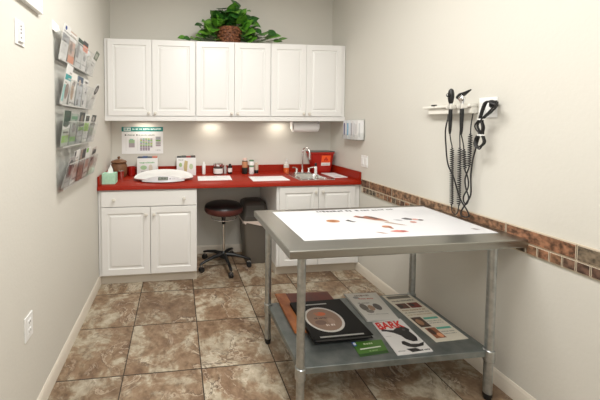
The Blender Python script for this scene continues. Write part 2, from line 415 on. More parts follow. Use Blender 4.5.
mb.build('base_plate', t)
mb = MB(); mb.cone((2.085, 3.36, zz+.01), (2.085, 3.36, zz+.045), .017, .013, CHROME)
pts = [(2.085, 3.36, zz+.04), (2.085, 3.36, zz+.22)]+[(2.085+.022*(1-math.cos(a))*.8, 3.36-.055*(1-math.cos(a)), zz+.232+.055*math.sin(a)) for a in [PI*q/10 for q in range(1, 11)]]+[(2.120, 3.25, zz+.18)]
mb.tube(pts, .009, CHROME, 12); mb.cone((2.120, 3.25, zz+.185), (2.120, 3.25, zz+.165), .0115, .0115, CHROME); mb.build('spout', t)
for sx, lx in ((2.02, -.055), (2.16, .055)):
    mb = MB(); mb.cone((sx, 3.36, zz+.01), (sx, 3.36, zz+.04), .018, .014, CHROME); mb.ball((sx, 3.36, zz+.045), .016, CHROME)
    mb.tube([(sx, 3.36, zz+.05), (sx+lx*.5, 3.345, zz+.066), (sx+lx, 3.33, zz+.07)], [.007, .006, .0075], CHROME); mb.build('handle', t)

# ------------------------------------------------------------------ potted plant on the wall cabinets
t = thing('potted_plant', 'trailing green leafy plant in a brown woven pot on the wall cabinets', 'plant', (1.253, 3.37, UZ1))
bask = mat('woven_wicker', (146, 92, 58), .6, var=(60, (74, 42, 28), .12), bump=(90, 1))
mb = MB(); mb.lathe([(.001, .001), (.105, .001), (.112, .01), (.118, .08), (.126, .155), (.132, .165), (.128, .172), (.118, .165), (.114, .10), (.001, .10)], (1.253, 3.37, UZ1), bask, 32)
for k in range(14):                                                     # woven ribs
    for r in range(5):
        a = 2*PI*(k+.5*(r % 2))/14; R = .112+.014*r/4+.003; z = UZ1+.022+r*.03
        mb.ball((1.253+R*math.cos(a), 3.37+R*math.sin(a), z), .022, bask, 8, (.9, .9, .62))
mb.build('woven_pot', t)
leafm = [mat('leaf_green', (58, 116, 30), .3, var=(30, (104, 158, 52), .14)), mat('leaf_light', (124, 172, 64), .3, var=(24, (66, 126, 36), .18)), mat('leaf_dark', (30, 76, 30), .38, var=(28, (56, 108, 38), .15))]
stemm = mat('plant_stem', (70, 106, 40), .5)
def leaf(mb, base, d, up, L, wid, m, fold=.25, droop=.25):
    d = Vector(d).normalized(); up = Vector(up); side = d.cross(up).normalized(); up = side.cross(d).normalized(); base = Vector(base)
    rows = [(-.08, .30), (0, .62), (.15, .92), (.35, 1.0), (.55, .82), (.75, .5), (.9, .2), (1, .01)]
    vs = []
    for tt, ww in rows:
        c = base+d*(L*tt)-up*(droop*L*tt*tt)
        if tt < 0: c = base+d*(0.02*L)
        w = wid*.5*ww
        back = -.10*L if tt <= 0 else 0
        for q in (-1, -.5, 0, .5, 1):
            p = c+side*(w*q)+up*(fold*w*abs(q)-.12*w*q*q)
            if abs(q) > .4: p = p+d*(back*(1 if abs(q) == .5 else .6))
            vs.append(tuple(p))
    fs = [(i*5+j, i*5+j+1, (i+1)*5+j+1, (i+1)*5+j) for i in range(len(rows)-1) for j in range(4)]
    mb.add(vs, fs, m)
rl = random.Random(11)
mbL, mbS = MB(), MB(); mbL.keep = True
crown = Vector((1.253, 3.37, UZ1+.15))
def sprig(tip, L, spread=.5):
    tip = Vector(tip); d = tip-crown; hd = Vector((d.x, d.y*.4-.55*abs(rl.gauss(.7, .35)), rl.uniform(-.5, .35))).normalized()
    if tip.z < UZ1+.12: hd.z = rl.uniform(-.15, .2)
    base = tip-hd*L*.45
    base.z = max(base.z, UZ1+.035); base.y = min(base.y, 3.49)
    mid = (crown+base)/2+Vector((0, 0, .04-.35*max(abs(d.x)-.15, 0))); mid.z = max(mid.z, UZ1+.03)
    mbS.tube(spline([crown+Vector((rl.uniform(-.06, .06), rl.uniform(-.05, .05), -.04)), mid, base], 4), .0028, stemm, 5)
    up = Vector((rl.gauss(0, .3), -.85+rl.gauss(0, .2), .75+rl.gauss(0, .2)))
    if abs(hd.normalized().dot(up.normalized())) > .85: up = Vector((0, -.3, 1))
    m = leafm[rl.choices([0, 1, 2], [5, 3, 3])[0]]
    leaf(mbL, base, hd, up, L, L*rl.uniform(.88, 1.05), m, rl.uniform(.05, .35), rl.uniform(.05, .35))
# tips (x, z) per region of the plant's outline, y in front of / around the pot
for _ in range(62):                                                     # main crown
    a = rl.uniform(-.15, PI+.15); r = math.sqrt(rl.uniform(.05, 1)); x = 1.262+.265*r*math.cos(a); z = UZ1+.15+.225*r*max(math.sin(a), -.3)
    if 1.10 < x < 1.40 and z < UZ1+.22: z = UZ1+.22+rl.random()*.1
    sprig((x, 3.37+rl.uniform(-.13, .10), z), rl.uniform(.09, .135))
for x, z, L in ((1.32, .42, .15), (1.29, .38, .13), (1.17, .37, .12), (1.10, .33, .12), (1.43, .35, .11), (1.50, .26, .12), (1.53, .22, .12), (1.02, .22, .11), (1.22, .30, .13), (1.36, .29, .14)):
    sprig((x, 3.30, UZ1+z), L)
for x, z in ((1.02, .06), (1.08, .08), (1.05, .14), (1.12, .03), (.96, .13), (.99, .05), (.93, .17), (1.44, .06), (1.47, .11), (1.52, .07), (1.56, .13), (1.58, .06), (1.5, .16), (1.41, .14), (1.62, .10), (1.63, .04), (1.68, .07), (1.7, .11), (1.75, .08), (1.77, .04), (1.82, .05)):
    sprig((x+rl.uniform(-.01, .01), 3.275+rl.uniform(-.01, .04), UZ1+z+.015), rl.uniform(.085, .12))
for x, z, L in ((.98, .10, .13), (1.03, .16, .14), (1.06, .08, .13), (1.0, .20, .12), (1.10, .22, .13), (1.08, .13, .13), (.95, .07, .11), (1.12, .28, .13), (1.45, .12, .13), (1.50, .10, .12), (1.43, .20, .13), (1.56, .09, .12), (1.48, .05, .12), (1.62, .08, .11), (1.40, .08, .12), (1.2, .33, .14), (1.3, .30, .15), (1.15, .24, .13), (1.38, .25, .13)):
    sprig((x, 3.26, UZ1+z), L)
for x, z in ((.92, .04), (.87, .045), (.81, .035), (.76, .05)):
    sprig((x, 3.27, UZ1+z), .075)
o = mbL.build('foliage', t, angle=80); mbS.build('stems', t)

# ------------------------------------------------------------------ poster, plates, frame
t_ = MB(); px0, px1, pz0, pz1 = .110, .553, 1.140, 1.432
t_.box(px0, px1, YB-.004, YB-.0005, pz0, pz1, PAPER)
O, U, V = (px0, YB-.004, pz0), (px1-px0, 0, 0), (0, 0, pz1-pz0)
TEAL = (22, 128, 122)
it = [('r', 0, .83, 1, 1, TEAL), ('r', .05, .86, .22, .975, (225, 235, 232)), ('s', .07, .885, .2, .95, (60, 140, 135), 3), ('s', .26, .885, .95, .955, (215, 240, 236), 4),
      ('e', .09, .70, .018, .028, (30, 30, 30)), ('s', .12, .675, .31, .72, (50, 90, 70), 5), ('e', .365, .70, .018, .028, (30, 30, 30)), ('s', .4, .675, .8, .715, (90, 110, 95), 6),
      ('r', .10, .1, .104, .62, (190, 190, 186)), ('r', .38, .1, .384, .62, (190, 190, 186)),
      ('r', .17, .40, .31, .52, (160, 190, 150)), ('r', .17, .24, .31, .40, (170, 160, 165)), ('r', .19, .52, .28, .56, (150, 200, 190))]
cc = [(130, 180, 170), (150, 190, 120), (185, 200, 110), (175, 160, 170), (190, 180, 185)]
for r in range(8):
    for c in range(5):
        if r < 2 and c > 3: continue
        it.append(('r', .44+c*.062, .12+r*.058, .44+c*.062+.05, .12+r*.058+.045, cc[(r*2+c) % 5] if r > 3 else ((150, 130, 150) if r < 3 else (160, 190, 120))))
for r in range(6): it.append(('r', .82, .28+r*.062, .94, .28+r*.062+.045, [(175, 160, 170), (170, 165, 165), (185, 170, 180), (130, 180, 90), (150, 150, 165), (165, 165, 170)][r]))
it.append(('s', .82, .12, .95, .145, (120, 130, 120), 9))
prints(t_, O, U, V, it); tag(t_.build('poster', loc=(.34, YB, 1.15)), 'white chart poster with a teal header taped to back wall', 'poster')

def plate_x(name, x, sgn, y0, y1, z0, z1, label, cat, kind):
    """wall plate on a wall of constant x, facing sgn"""
    t = thing(name, label, cat, (x, (y0+y1)/2, z0)); mb = MB()
    mb.box(min(x, x+sgn*.006), max(x, x+sgn*.006), y0, y1, z0, z1, WHITEP, .002); mb.build('cover_plate', t)
    ym, zm = (y0+y1)/2, (z0+z1)/2; xs = x+sgn*.006
    def bx(m, a, b, c, d, n, th=.003, bev=.001):
        mb = MB(); mb.box(min(xs, xs+sgn*th), max(xs, xs+sgn*th), a, b, c, d, m, bev); return mb
    if kind == 'outlet':
        dk = ink((60, 58, 55))
        for dz in (-.021, .021):
            mb = bx(WHITEP, ym-.016, ym+.016, zm+dz-.014, zm+dz+.014, 0)
            for q in (-.007, .007): mb.box(min(xs+sgn*.002, xs+sgn*.0034), max(xs+sgn*.002, xs+sgn*.0034), ym+q-.0018, ym+q+.0018, zm+dz-.004, zm+dz+.006, dk)
            mb.build('socket', t)
    elif kind == 'rockers':
        n = 2; w = (y1-y0)/n
        for i in range(n):
            yc = y0+w*(i+.5); mb = bx(WHITEP, yc-.017, yc+.017, zm-.034, zm+.034, 0, .006); mb.build('rocker', t)
    elif kind == 'buttons':
        mb = bx(WHITEP, ym-.02, ym+.02, zm-.042, zm+.042, 0, .010)
        mb.build('control_panel', t)
        for q in (-.024, -.004, .012, .026):
            mb = MB(); mb.box(xs+.010, xs+.0125, ym-.018, ym-.008, zm+q-.0035, zm+q+.0035, ink((150, 148, 150)), .001); mb.build('button', t)
    return t
plate_x('wall_outlet', 0, 1, 1.518, 1.596, .455, .572, 'white duplex outlet low on the left wall', 'outlet', 'outlet')
plate_x('wall_control', 0, 1, 1.496, 1.577, 1.825, 1.938, 'white fan control with small buttons high on the left wall', 'switch', 'buttons')
plate_x('light_switch', W, -1, 2.785, 2.893, 1.054, 1.167, 'white double rocker switch on right wall by the countertop', 'switch', 'rockers')

t = thing('picture_frame', 'white frame at the top left corner on the left wall', 'frame', (0, 1.45, 2.03))
mb = MB(); fy0, fy1, fz0, fz1 = 1.18, 1.745, 2.032, 2.62
for a in ((fy0, fy1, fz0, fz0+.035), (fy0, fy1, fz1-.035, fz1), (fy0, fy0+.035, fz0+.035, fz1-.035), (fy1-.035, fy1, fz0+.035, fz1-.035)):
    mb.box(.0005, .024, *a, WHITEP, .002)
mb.build('frame', t)
mb = MB(); mb.box(.001, .012, fy0+.034, fy1-.034, fz0+.034, fz1-.034, CARD); mb.build('mat_board', t)

# ------------------------------------------------------------------ brochure rack on the left wall
RY0, RY1 = 1.935, 2.62; RZ = [1.845, 1.585, 1.335, 1.085]
t = thing('brochure_rack', 'clear acrylic wall rack with four tiers of brochure pockets', 'rack', (0, 2.28, 1.06))
mb = MB(); mb.box(.004, .007, RY0, RY1, 1.06, 2.04, CLEAR, .001); mb.build('back_panel', t)
NP = 5; PW = (RY1-RY0)/NP
for z in RZ:
    tr = MB()
    tr.box(.007, .040, RY0, RY1, z-.003, z, CLEAR)
    def fx(dz): return .040+.040*dz/.15
    tr.loft([[(fx(0), RY0, z), (fx(0)+.003, RY0, z-.003), (fx(0)+.003, RY1, z-.003), (fx(0), RY1, z)], [(fx(.15), RY0, z+.15), (fx(.15)+.003, RY0, z+.15), (fx(.15)+.003, RY1, z+.15), (fx(.15), RY1, z+.15)]], CLEAR)
    tr.box(.039, .045, RY0, RY1, z-.006, z+.003, FROST, .001); tr.box(fx(.15)-.001, fx(.15)+.0035, RY0, RY1, z+.147, z+.151, FROST)
    tr.build('pocket_tray', t)
    for k in range(NP+1):
        y = min(max(RY0+k*PW, RY0+.0015), RY1-.0015); dv = MB()
        dv.loft([[(.007, y-.0012, z), (.007, y+.0012, z), (fx(0), y+.0012, z), (fx(0), y-.0012, z)], [(.007, y-.0012, z+.15), (.007, y+.0012, z+.15), (fx(.15), y+.0012, z+.15), (fx(.15), y-.0012, z+.15)]], CLEAR)
        dv.build('divider', t)
for y, z, n in ((RY0+.02, 2.01, 0), (RY1-.02, 2.01, 0)):
    mb = MB(); mb.loft([[(.0005, y-.03, z), (.0005, y+.02, z), (.0005, y+.02, z+.055), (.0005, y-.03, z+.055)], [(.03, y-.02, z-.015), (.03, y+.01, z-.015), (.025, y+.01, z+.03), (.025, y-.02, z+.03)]], WHITEP)
    mb.cone((.02, y-.022, z+.0), (.02, y+.012, z+.0), .014, .014, WHITEP); plabel(mb.build('mounting_clip', t), 'white mounting clip')
def brochure(y, z, w, h, lean, yaw, roll, base, items, label, th=.004):
    """a folded leaflet standing in a pocket, facing +X"""
    o = MB(); base = mat('stock_%02x%02x%02x' % base, base, .4)
    o.box(-th, 0, -w/2, w/2, 0, h, base, .0008, seg=1)
    rr = random.Random(label); items = list(items)
    for _ in range(4):
        u, v = rr.uniform(.05, .6), rr.uniform(.35, .9); c = rr.choice([(66, 60, 56), (96, 84, 76), (130, 110, 96), (88, 96, 100), (150, 140, 132)])
        items.append(('s', u, v, min(u+rr.uniform(.2, .4), .97), v+rr.uniform(.03, .06), c, rr.random()))
    prints(o, (0, -w/2, 0), (0, w, 0), (0, 0, h), items, .0003)
    ob = o.build('brochure'); ob.location = (.026, y, z+.002)
    ob.rotation_euler = (roll, math.radians(lean), yaw)
    tag(ob, label, 'brochure', 'brochures in the wall rack'); return ob
WH, GY_ = (222, 220, 216), (120, 118, 115)
DK = (52, 50, 50); GRN = (120, 170, 70); ORG = (214, 120, 62); BLU = (28, 58, 130); TL = (40, 150, 150); BR = (120, 84, 64); LG = (190, 200, 196); DG = (48, 70, 58)
BRO = [
 # tier 1 (top)
 [('white leaflet with a round blue logo, top tier nearest the doorway side', WH, [('e', .3, .9, .13, .055, BLU), ('r', 0, .52, 1, .74, (150, 150, 152)), ('r', .1, .2, .9, .5, (205, 203, 200)), ('s', .1, .78, .9, .82, GY_, 2)], 0.215, 2, .05),
  ('brown and orange pet leaflet, second in the top tier', (184, 160, 142), [('r', 0, .72, 1, .95, WH), ('s', .1, .83, .9, .9, BR, 3), ('e', .4, .5, .3, .16, BR), ('r', 0, .05, 1, .28, ORG), ('r', .5, .3, .9, .7, (200, 160, 140))], .205, 0, 0),
  ('grey leaflet with a dark green top, third in the top tier', (200, 200, 198), [('r', 0, .8, 1, 1, DG), ('r', 0, .35, .4, .8, (110, 112, 115)), ('s', .1, .2, .9, .24, DK, 4)], .2, 2, .04),
  ('leaflet with a dark band over an orange picture, fourth in the top tier', (222, 220, 216), [('r', 0, .86, 1, 1, DK), ('r', 0, .66, 1, .86, (222, 104, 48)), ('e', .5, .45, .25, .1, (150, 150, 150)), ('s', .1, .2, .9, .23, DK, 5)], .215, 0, 0),
  ('curled white leaflet with a grey-green photo, farthest in the top tier', WH, [('r', 0, .66, 1, 1, (104, 116, 96)), ('e', .5, .82, .3, .1, (170, 175, 160)), ('s', .1, .5, .9, .54, GY_, 6), ('s', .1, .4, .8, .43, GY_, 7)], .19, 16, .15)],
 # tier 2
 [('white leaflet with a teal strip and a brown photo, nearest in the second tier', WH, [('r', 0, .62, 1, .76, TL), ('r', 0, .08, .35, .5, (150, 200, 196)), ('e', .6, .35, .3, .2, BR)], .24, 3, .12),
  ('white leaflet showing a tan animal, second in the second tier', (226, 222, 214), [('e', .4, .45, .28, .28, (176, 140, 104)), ('r', 0, .02, 1, .18, WH), ('s', .1, .06, .9, .12, DK, 8), ('e', .6, .7, .2, .1, (110, 90, 80))], .21, 0, .1),
  ('blue-grey photo leaflet, third in the second tier', (186, 190, 194), [('r', 0, .7, 1, 1, (70, 84, 104)), ('e', .4, .8, .2, .1, (190, 170, 150)), ('r', .2, .05, .5, .25, DK)], .205, 0, 0),
  ('plain white leaflet with dark marks, fourth in the second tier', WH, [('s', .1, .86, .9, .94, DK, 9), ('r', .1, .1, .35, .25, DK), ('r', .5, .5, .9, .75, (190, 188, 186))], .205, 0, .02),
  ('white leaflet with a black oval photo, fanned out of the second tier', WH, [('e', .5, .76, .42, .19, (40, 38, 38)), ('e', .5, .76, .26, .11, (150, 148, 146)), ('s', .1, .4, .9, .44, GY_, 10)], .205, 17, -.25)],
 # tier 3
 [('dark green leaflet with a pale swoosh and green foot, nearest in the third tier', (176, 182, 170), [('r', 0, .55, 1, 1, DG), ('p', [(0, .58), (.5, .50), (1, .64), (1, .52), (0, .46)], WH), ('r', 0, .1, 1, .3, (140, 180, 96)), ('s', .1, .36, .9, .42, DK, 11)], .215, 0, 0),
  ('green leaflet with a white photo strip, second in the third tier', (150, 160, 150), [('r', 0, .82, 1, .92, (96, 140, 110)), ('r', 0, .1, 1, .26, GRN), ('e', .5, .55, .3, .16, (96, 96, 92))], .2, 0, 0),
  ('dark grey pet leaflet with a green stripe, third in the third tier', (170, 172, 168), [('r', 0, .55, 1, 1, (46, 52, 50)), ('e', .5, .8, .25, .12, (120, 110, 100)), ('r', 0, .42, 1, .52, GRN), ('s', .1, .2, .9, .26, DK, 12)], .215, 2, 0),
  ('lime leaflet with dark lettering, fourth in the third tier', (220, 222, 214), [('r', 0, .4, 1, .7, (150, 196, 84)), ('r', .1, .75, .9, .95, (60, 64, 62)), ('s', .1, .1, .9, .16, DK, 13)], .205, 2, 0),
  ('grey and black leaflet, farthest in the third tier', (160, 160, 158), [('r', 0, .6, 1, 1, (56, 54, 54)), ('e', .4, .85, .25, .09, (170, 165, 160)), ('r', .1, .2, .9, .5, (130, 140, 120))], .205, 5, .05)],
 # tier 4
 [('grey shaded leaflet leaning in the bottom tier, nearest of its row', (160, 156, 154), [('e', .4, .6, .42, .32, (90, 88, 88)), ('s', .1, .15, .9, .2, DK, 14)], .19, 8, .1),
  ('white slim leaflet tilted over, second in the bottom tier', WH, [('r', 0, .5, .3, 1, (60, 58, 56)), ('r', .4, .3, .9, .7, (196, 180, 168)), ('s', .1, .1, .9, .15, DK, 15)], .22, 4, -.22),
  ('brown pet leaflet with black corner, third in the bottom tier', (150, 130, 118), [('r', .3, .7, 1, 1, DK), ('e', .4, .4, .35, .2, (140, 112, 96)), ('s', .1, .1, .9, .16, DK, 16)], .215, 4, -.12),
  ('white leaflet with a green edge and pink photo, fourth in the bottom tier', WH, [('r', 0, .85, .5, 1, GRN), ('r', .1, .3, .9, .6, (206, 170, 156)), ('s', .1, .1, .9, .16, DK, 17)], .215, 3, -.15),
  ('pale leaflet with dark slanted bars, farthest in the bottom tier', (190, 180, 172), [('r', 0, .75, 1, .9, DK), ('r', 0, .5, .5, .62, (80, 78, 76)), ('r', .1, .1, .9, .4, (210, 190, 176))], .21, 6, -.2)]]
for ti, z in enumerate(RZ):
    for k, (lab, base, items, h, lean, roll) in enumerate(BRO[ti]):
        y = RY0+(k+.5)*PW+ (0 if abs(roll) < .05 else -math.sin(-roll)*0)
        brochure(y, z, .116 if abs(roll) < .08 else .104, h, 8+lean, 0, -roll*.4, base, items, lab)

# ------------------------------------------------------------------ paper towels, clear rack with cartons
t = thing('paper_towel_holder', 'white paper towel holder fixed under the wall cabinet', 'holder', (2.1, 3.36, UZ0))
HX0, HX1, HZ = 1.965, 2.255, 1.432
for x in (HX0-.012, HX1+.004):
    mb = MB(); mb.box(x, x+.008, 3.325, 3.395, HZ-.018, 1.5265, WHITEP, .003); mb.cone((x-.001, 3.36, HZ), (x+.009, 3.36, HZ), .024, .024, WHITEP); mb.build('arm', t)
mb = MB(); mb.box(HX0-.012, HX1+.012, 3.335, 3.385, 1.518, 1.5265, WHITEP, .001); mb.build('mounting_bar', t)
mb = MB(); mb.cone((HX0-.004, 3.36, HZ), (HX1+.004, 3.36, HZ), .009, .009, WHITEP); mb.build('rod', t)
mb = MB(); 
prof = [(.019, HX0+.004), (.052, HX0+.004), (.054, HX0+.008), (.054, HX1-.008), (.052, HX1-.004), (.019, HX1-.004)]
mb.loft([[(x, 3.36+r*math.cos(2*PI*k/28), HZ+r*math.sin(2*PI*k/28)) for k in range(28)] for r, x in prof], mat('paper_towel', (240, 240, 238), .9, bump=(120, .6)), False, False)
tag(mb.build('paper_towel_roll', loc=(2.1, 3.36, HZ)), 'roll of white paper towels hanging under the right wall cabinet', 'paper towels')

t = thing('carton_rack', 'small clear acrylic rack of cartons on the right wall', 'rack', (W, 2.97, 1.31))
cy0, cy1, cz0, cz1 = 2.842, 3.136, 1.315, 1.505
mb = MB(); mb.box(W-.005, W-.001, cy0, cy1, cz0-.01, cz1+.01, CLEAR); mb.build('back_panel', t)
mb = MB(); mb.box(W-.075, W-.005, cy0, cy1, cz0-.006, cz0-.002, CLEAR); mb.box(W-.078, W-.075, cy0, cy1, cz0-.006, cz0+.05, CLEAR)
mb.box(W-.075, W-.005, cy0, cy0+.003, cz0-.002, cz0+.07, CLEAR); mb.box(W-.075, W-.005, cy1-.003, cy1, cz0-.002, cz0+.07, CLEAR); mb.build('tray', t)
cart = [(3.098, .055, (222, 222, 226), (44, 40, 110), 'white carton with a dark blue stripe, deepest in the clear rack'), (3.030, .055, (226, 232, 236), (70, 160, 200), 'white carton with a light blue stripe in the clear rack'),
        (2.962, .055, (228, 228, 228), (170, 170, 176), 'white carton with a grey stripe in the clear rack'), (2.885, .065, (233, 233, 232), (205, 205, 206), 'plain white carton nearest the camera in the clear rack')]
for y, w, c, s_, lab in cart:
    mb = MB(); x0 = W-.068; mb.box(x0, W-.008, y-w/2, y+w/2, cz0, cz1, mat('carton_%02x%02x%02x' % c, c, .4), .001)
    prints(mb, (x0, y+w/2, cz0), (0, -w, 0), (0, 0, cz1-cz0), [('r', .25, .2, .6, .85, s_)] if s_[2] < 190 or s_[0] < 100 else [('r', .3, .3, .6, .8, s_)])
    prints(mb, (x0, y-w/2, cz0), (.06, 0, 0), (0, 0, cz1-cz0), [('r', .1, .15, .35, .85, s_)])
    tag(mb.build('carton', loc=(x0+.03, y, cz0)), lab, 'carton', 'cartons in the clear wall rack')

# ------------------------------------------------------------------ things on the countertop
# tissue box
t = thing('tissue_box', 'mint green tissue box at the left end of the counter', 'tissue box', (.088, 3.06, CT))
mint = mat('mint_card', (166, 214, 184), .6, var=(40, (186, 226, 200), .2))
mb = MB(); mb.box(.024, .142, 2.96, 3.08, CT+.0005, CT+.098, mint, .002); prints(mb, (.055, 2.99, CT+.098), (.06, 0, 0), (0, .06, 0), [('e', .5, .5, .5, .32, (225, 235, 228))]); mb.build('box', t)
mb = MB()
for k in range(4):
    a = k*PI/4+.3; dx, dy = math.cos(a)*.028, math.sin(a)*.02
    mb.add([(.09-dx, 3.02-dy, CT+.0986), (.09+dx, 3.02+dy, CT+.0986), (.09+dx*.5+.006, 3.02+dy*.7, CT+.135), (.094+.002*k, 3.02, CT+.175-.006*k), (.09-dx*.7, 3.02-dy*.6, CT+.13)], [(0, 1, 2, 3, 4)], mat('tissue', (245, 245, 243), .8))
mb.add([(.062, 3.01, CT+.0986), (.118, 3.01, CT+.0986), (.112, 3.005, CT+.12), (.096, 3.015, CT+.175), (.08, 3.007, CT+.14)], [(0, 1, 2, 3, 4)], mat('tissue', (245, 245, 243), .8))
mb.build('tissue', t)
# canister
can = mat('brown_stoneware', (132, 92, 62), .4, var=(30, (104, 70, 46), .2), bump=(14, .5))
t = thing('canister', 'round brown lidded canister in the corner of counter', 'canister', (.105, 3.37, CT))
mb = MB(); mb.lathe([(.001, .001), (.066, .001), (.075, .012), (.081, .06), (.082, .115), (.076, .138), (.06, .148)], (.105, 3.37, CT), can, 32, False, True); mb.build('jar', t)
mb = MB(); mb.lathe([(.06, .1485), (.078, .149), (.081, .158), (.07, .170), (.04, .180), (.012, .184), (.009, .190), (.015, .197), (.016, .205), (.010, .212), (.001, .214)], (.105, 3.37, CT), can, 32, True); mb.build('lid', t)
# steel cup in front of it
mb = MB(); mb.lathe([(.001, .001), (.026, .001), (.028, .004), (.033, .08), (.0345, .083), (.032, .083), (.0265, .006), (.001, .004)], (.150, 3.22, CT), CHROME, 24)
tag(mb.build('steel_cup', loc=(.150, 3.22, CT)), 'small shiny steel cup between tissue box and brown canister', 'cup')
# red mug
t = thing('mug', 'red mug beside the brown canister', 'mug', (.262, 3.44, CT)); rm = mat('red_glaze', (158, 24, 18), .15)
mb = MB(); mb.lathe([(.001, .001), (.034, .001), (.038, .006), (.04, .095), (.0385, .097), (.036, .094), (.034, .01), (.001, .008)], (.225, 3.43, CT), rm, 28); mb.build('cup_body', t)
mb = MB(); mb.tube([(.262, 3.42, CT+.075), (.279, 3.415, CT+.08), (.286, 3.41, CT+.055), (.279, 3.415, CT+.028), (.262, 3.42, CT+.025)], .006, rm); mb.build('handle', t)
# scale
t = thing('baby_scale', 'white electronic scale with a curved tray on red counter', 'scale', (.575, 3.15, CT))
cx, cy = .575, 3.15
def er(rx, ry, zf, n=44): return [(cx+rx*math.cos(2*PI*k/n), cy+ry*math.sin(2*PI*k/n), zf(math.cos(2*PI*k/n), math.sin(2*PI*k/n))) for k in range(n)]
mb = MB(); zr = lambda c, s: CT+.022+(.052*s if s > 0 else -.010*s)
mb.loft([er(.17, .09, lambda c, s: CT+.040), er(.27, .155, lambda c, s: zr(c, s)-.012), er(.286, .172, lambda c, s: zr(c, s)-.004), er(.29, .176, lambda c, s: zr(c, s)+.002), er(.286, .172, lambda c, s: zr(c, s)+.006),
         er(.27, .158, lambda c, s: zr(c, s)+.0005), er(.20, .11, lambda c, s: CT+.052+.01*s), er(.08, .04, lambda c, s: CT+.052)], WHITEP)
plabel(mb.build('tray', t, angle=50), 'curved white weighing tray')
mb = MB()
ring = lambda f, z, yo: [(cx+.235*f*math.cos(a), cy-.03+(.15 if math.sin(a) < 0 else .12)*f*math.sin(a)+yo, z) for a in [2*PI*k/36 for k in range(36)]]
mb.loft([ring(.80, CT+.010, 0), ring(.84, CT+.014, 0), ring(.82, CT+.022, .004), ring(.7, CT+.034, .012), ring(.55, CT+.036, .02)], WHITEP); mb.build('base', t, angle=50)
mb = MB()
# control fascia, sloped on the front; white plastic, its shade painted in as grey
O = (cx-.15, cy-.195, CT+.018); 
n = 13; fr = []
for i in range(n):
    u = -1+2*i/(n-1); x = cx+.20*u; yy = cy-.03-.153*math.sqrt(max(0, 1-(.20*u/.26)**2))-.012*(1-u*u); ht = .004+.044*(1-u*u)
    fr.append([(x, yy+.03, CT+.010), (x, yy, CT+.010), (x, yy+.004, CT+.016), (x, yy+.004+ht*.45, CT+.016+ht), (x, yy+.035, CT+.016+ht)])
mb.loft(fr, mat('shaded_white_plastic', (204, 203, 204), .35)); fa = mb.build('control_fascia', t, angle=40)
mb = MB(); yc = cy-.03-.153-.012+.004
Oo = Vector((cx-.045, yc+.0035, CT+.030)); Vv = Vector((0, .0115, .0255))
mb.add([tuple(Oo+Vector((0, -.002, .001))), tuple(Oo+Vector((.09, -.002, .001))), tuple(Oo+Vector((.09, -.002, .001))+Vv), tuple(Oo+Vector((0, -.002, .001))+Vv)], [(0, 1, 2, 3)], ink((92, 98, 88), .2))
prints(mb, Oo+Vector((0, -.002, .001)), (.09, 0, 0), Vv, [('r', .08, .15, .92, .85, (120, 128, 112)), ('s', .3, .3, .85, .72, (45, 50, 45), 3)])
prints(mb, Oo+Vector((.10, -.0005, .002)), (.06, .004, 0), Vv*.6, [('e', .15, .5, .1, .28, (50, 50, 60)), ('s', .35, .35, .95, .6, (120, 120, 120), 6)])
plabel(mb.build('display', fa), 'dark grey liquid-crystal display')
for dx in (-.17, .17):
    for dy in (-.10, .06):
        mb = MB(); mb.cone((cx+dx*(.9 if dy < 0 else 1), cy+dy, CT+.0005), (cx+dx*(.9 if dy < 0 else 1), cy+dy, CT+.016), .013, .015, WHITEP if dy < 0 else BLACKP); mb.build('foot', t)
# two white display boxes of leaflets behind the scale
def leaflet_box(x0, x1, label, green, cards, h=.19):
    t = thing('leaflet_box', label, 'leaflet box', ((x0+x1)/2, 3.42, CT), 'leaflet boxes behind the scale'); y0, y1 = 3.375, 3.47; z0 = CT+.0005; z1 = CT+h
    mb = MB()
    mb.box(x0, x1, y0, y0+.003, z0, z1, CARD); mb.box(x0, x1, y1-.003, y1, z0, z1, CARD); mb.box(x0, x0+.003, y0+.003, y1-.003, z0, z1, CARD); mb.box(x1-.003, x1, y0+.003, y1-.003, z0, z1, CARD); mb.box(x0+.003, x1-.003, y0+.003, y1-.003, z0, z0+.003, CARD)
    prints(mb, (x0, y0, z0), (x1-x0, 0, 0), (0, 0, z1-z0), green); mb.build('box', t)
    n = len(cards); w = (x1-x0-.008)/n
    for i, c in enumerate(cards):
        mb = MB(); mb.box(x0+.004+i*w, x0+.004+(i+1)*w-.001, y0+.006, y1-.008, z0+.004, z1+.012+.004*(i % 2), mat('cards_%02x%02x%02x' % c, c, .5), .001); o = mb.build('leaflet_stack', t); plabel(o, ['first', 'second', 'third', 'fourth'][i]+' stack of leaflets from the left')
leaflet_box(.288, .500, 'white leaflet box left behind the scale, topped by blue and grey leaflets', [('s', .12, .7, .85, .8, (150, 190, 150), 1), ('e', .32, .48, .16, .12, (170, 205, 160)), ('s', .2, .2, .8, .3, (190, 190, 190), 2), ('e', .66, .45, .1, .2, (214, 206, 190))], [(60, 66, 78), (56, 78, 120), (80, 88, 96), (200, 120, 100)])
leaflet_box(.700, .905, 'white leaflet box right behind the scale, topped by dark and red leaflets', [('p', [(.4, .15), (.52, .15), (.58, .8), (.42, .85), (.36, .5)], (196, 180, 130)), ('e', .2, .6, .08, .12, (160, 190, 130)), ('e', .75, .5, .1, .16, (190, 205, 170)), ('s', .1, .85, .35, .9, (120, 120, 120), 2)], [(58, 66, 66), (80, 86, 84), (150, 60, 56), (70, 60, 58)])

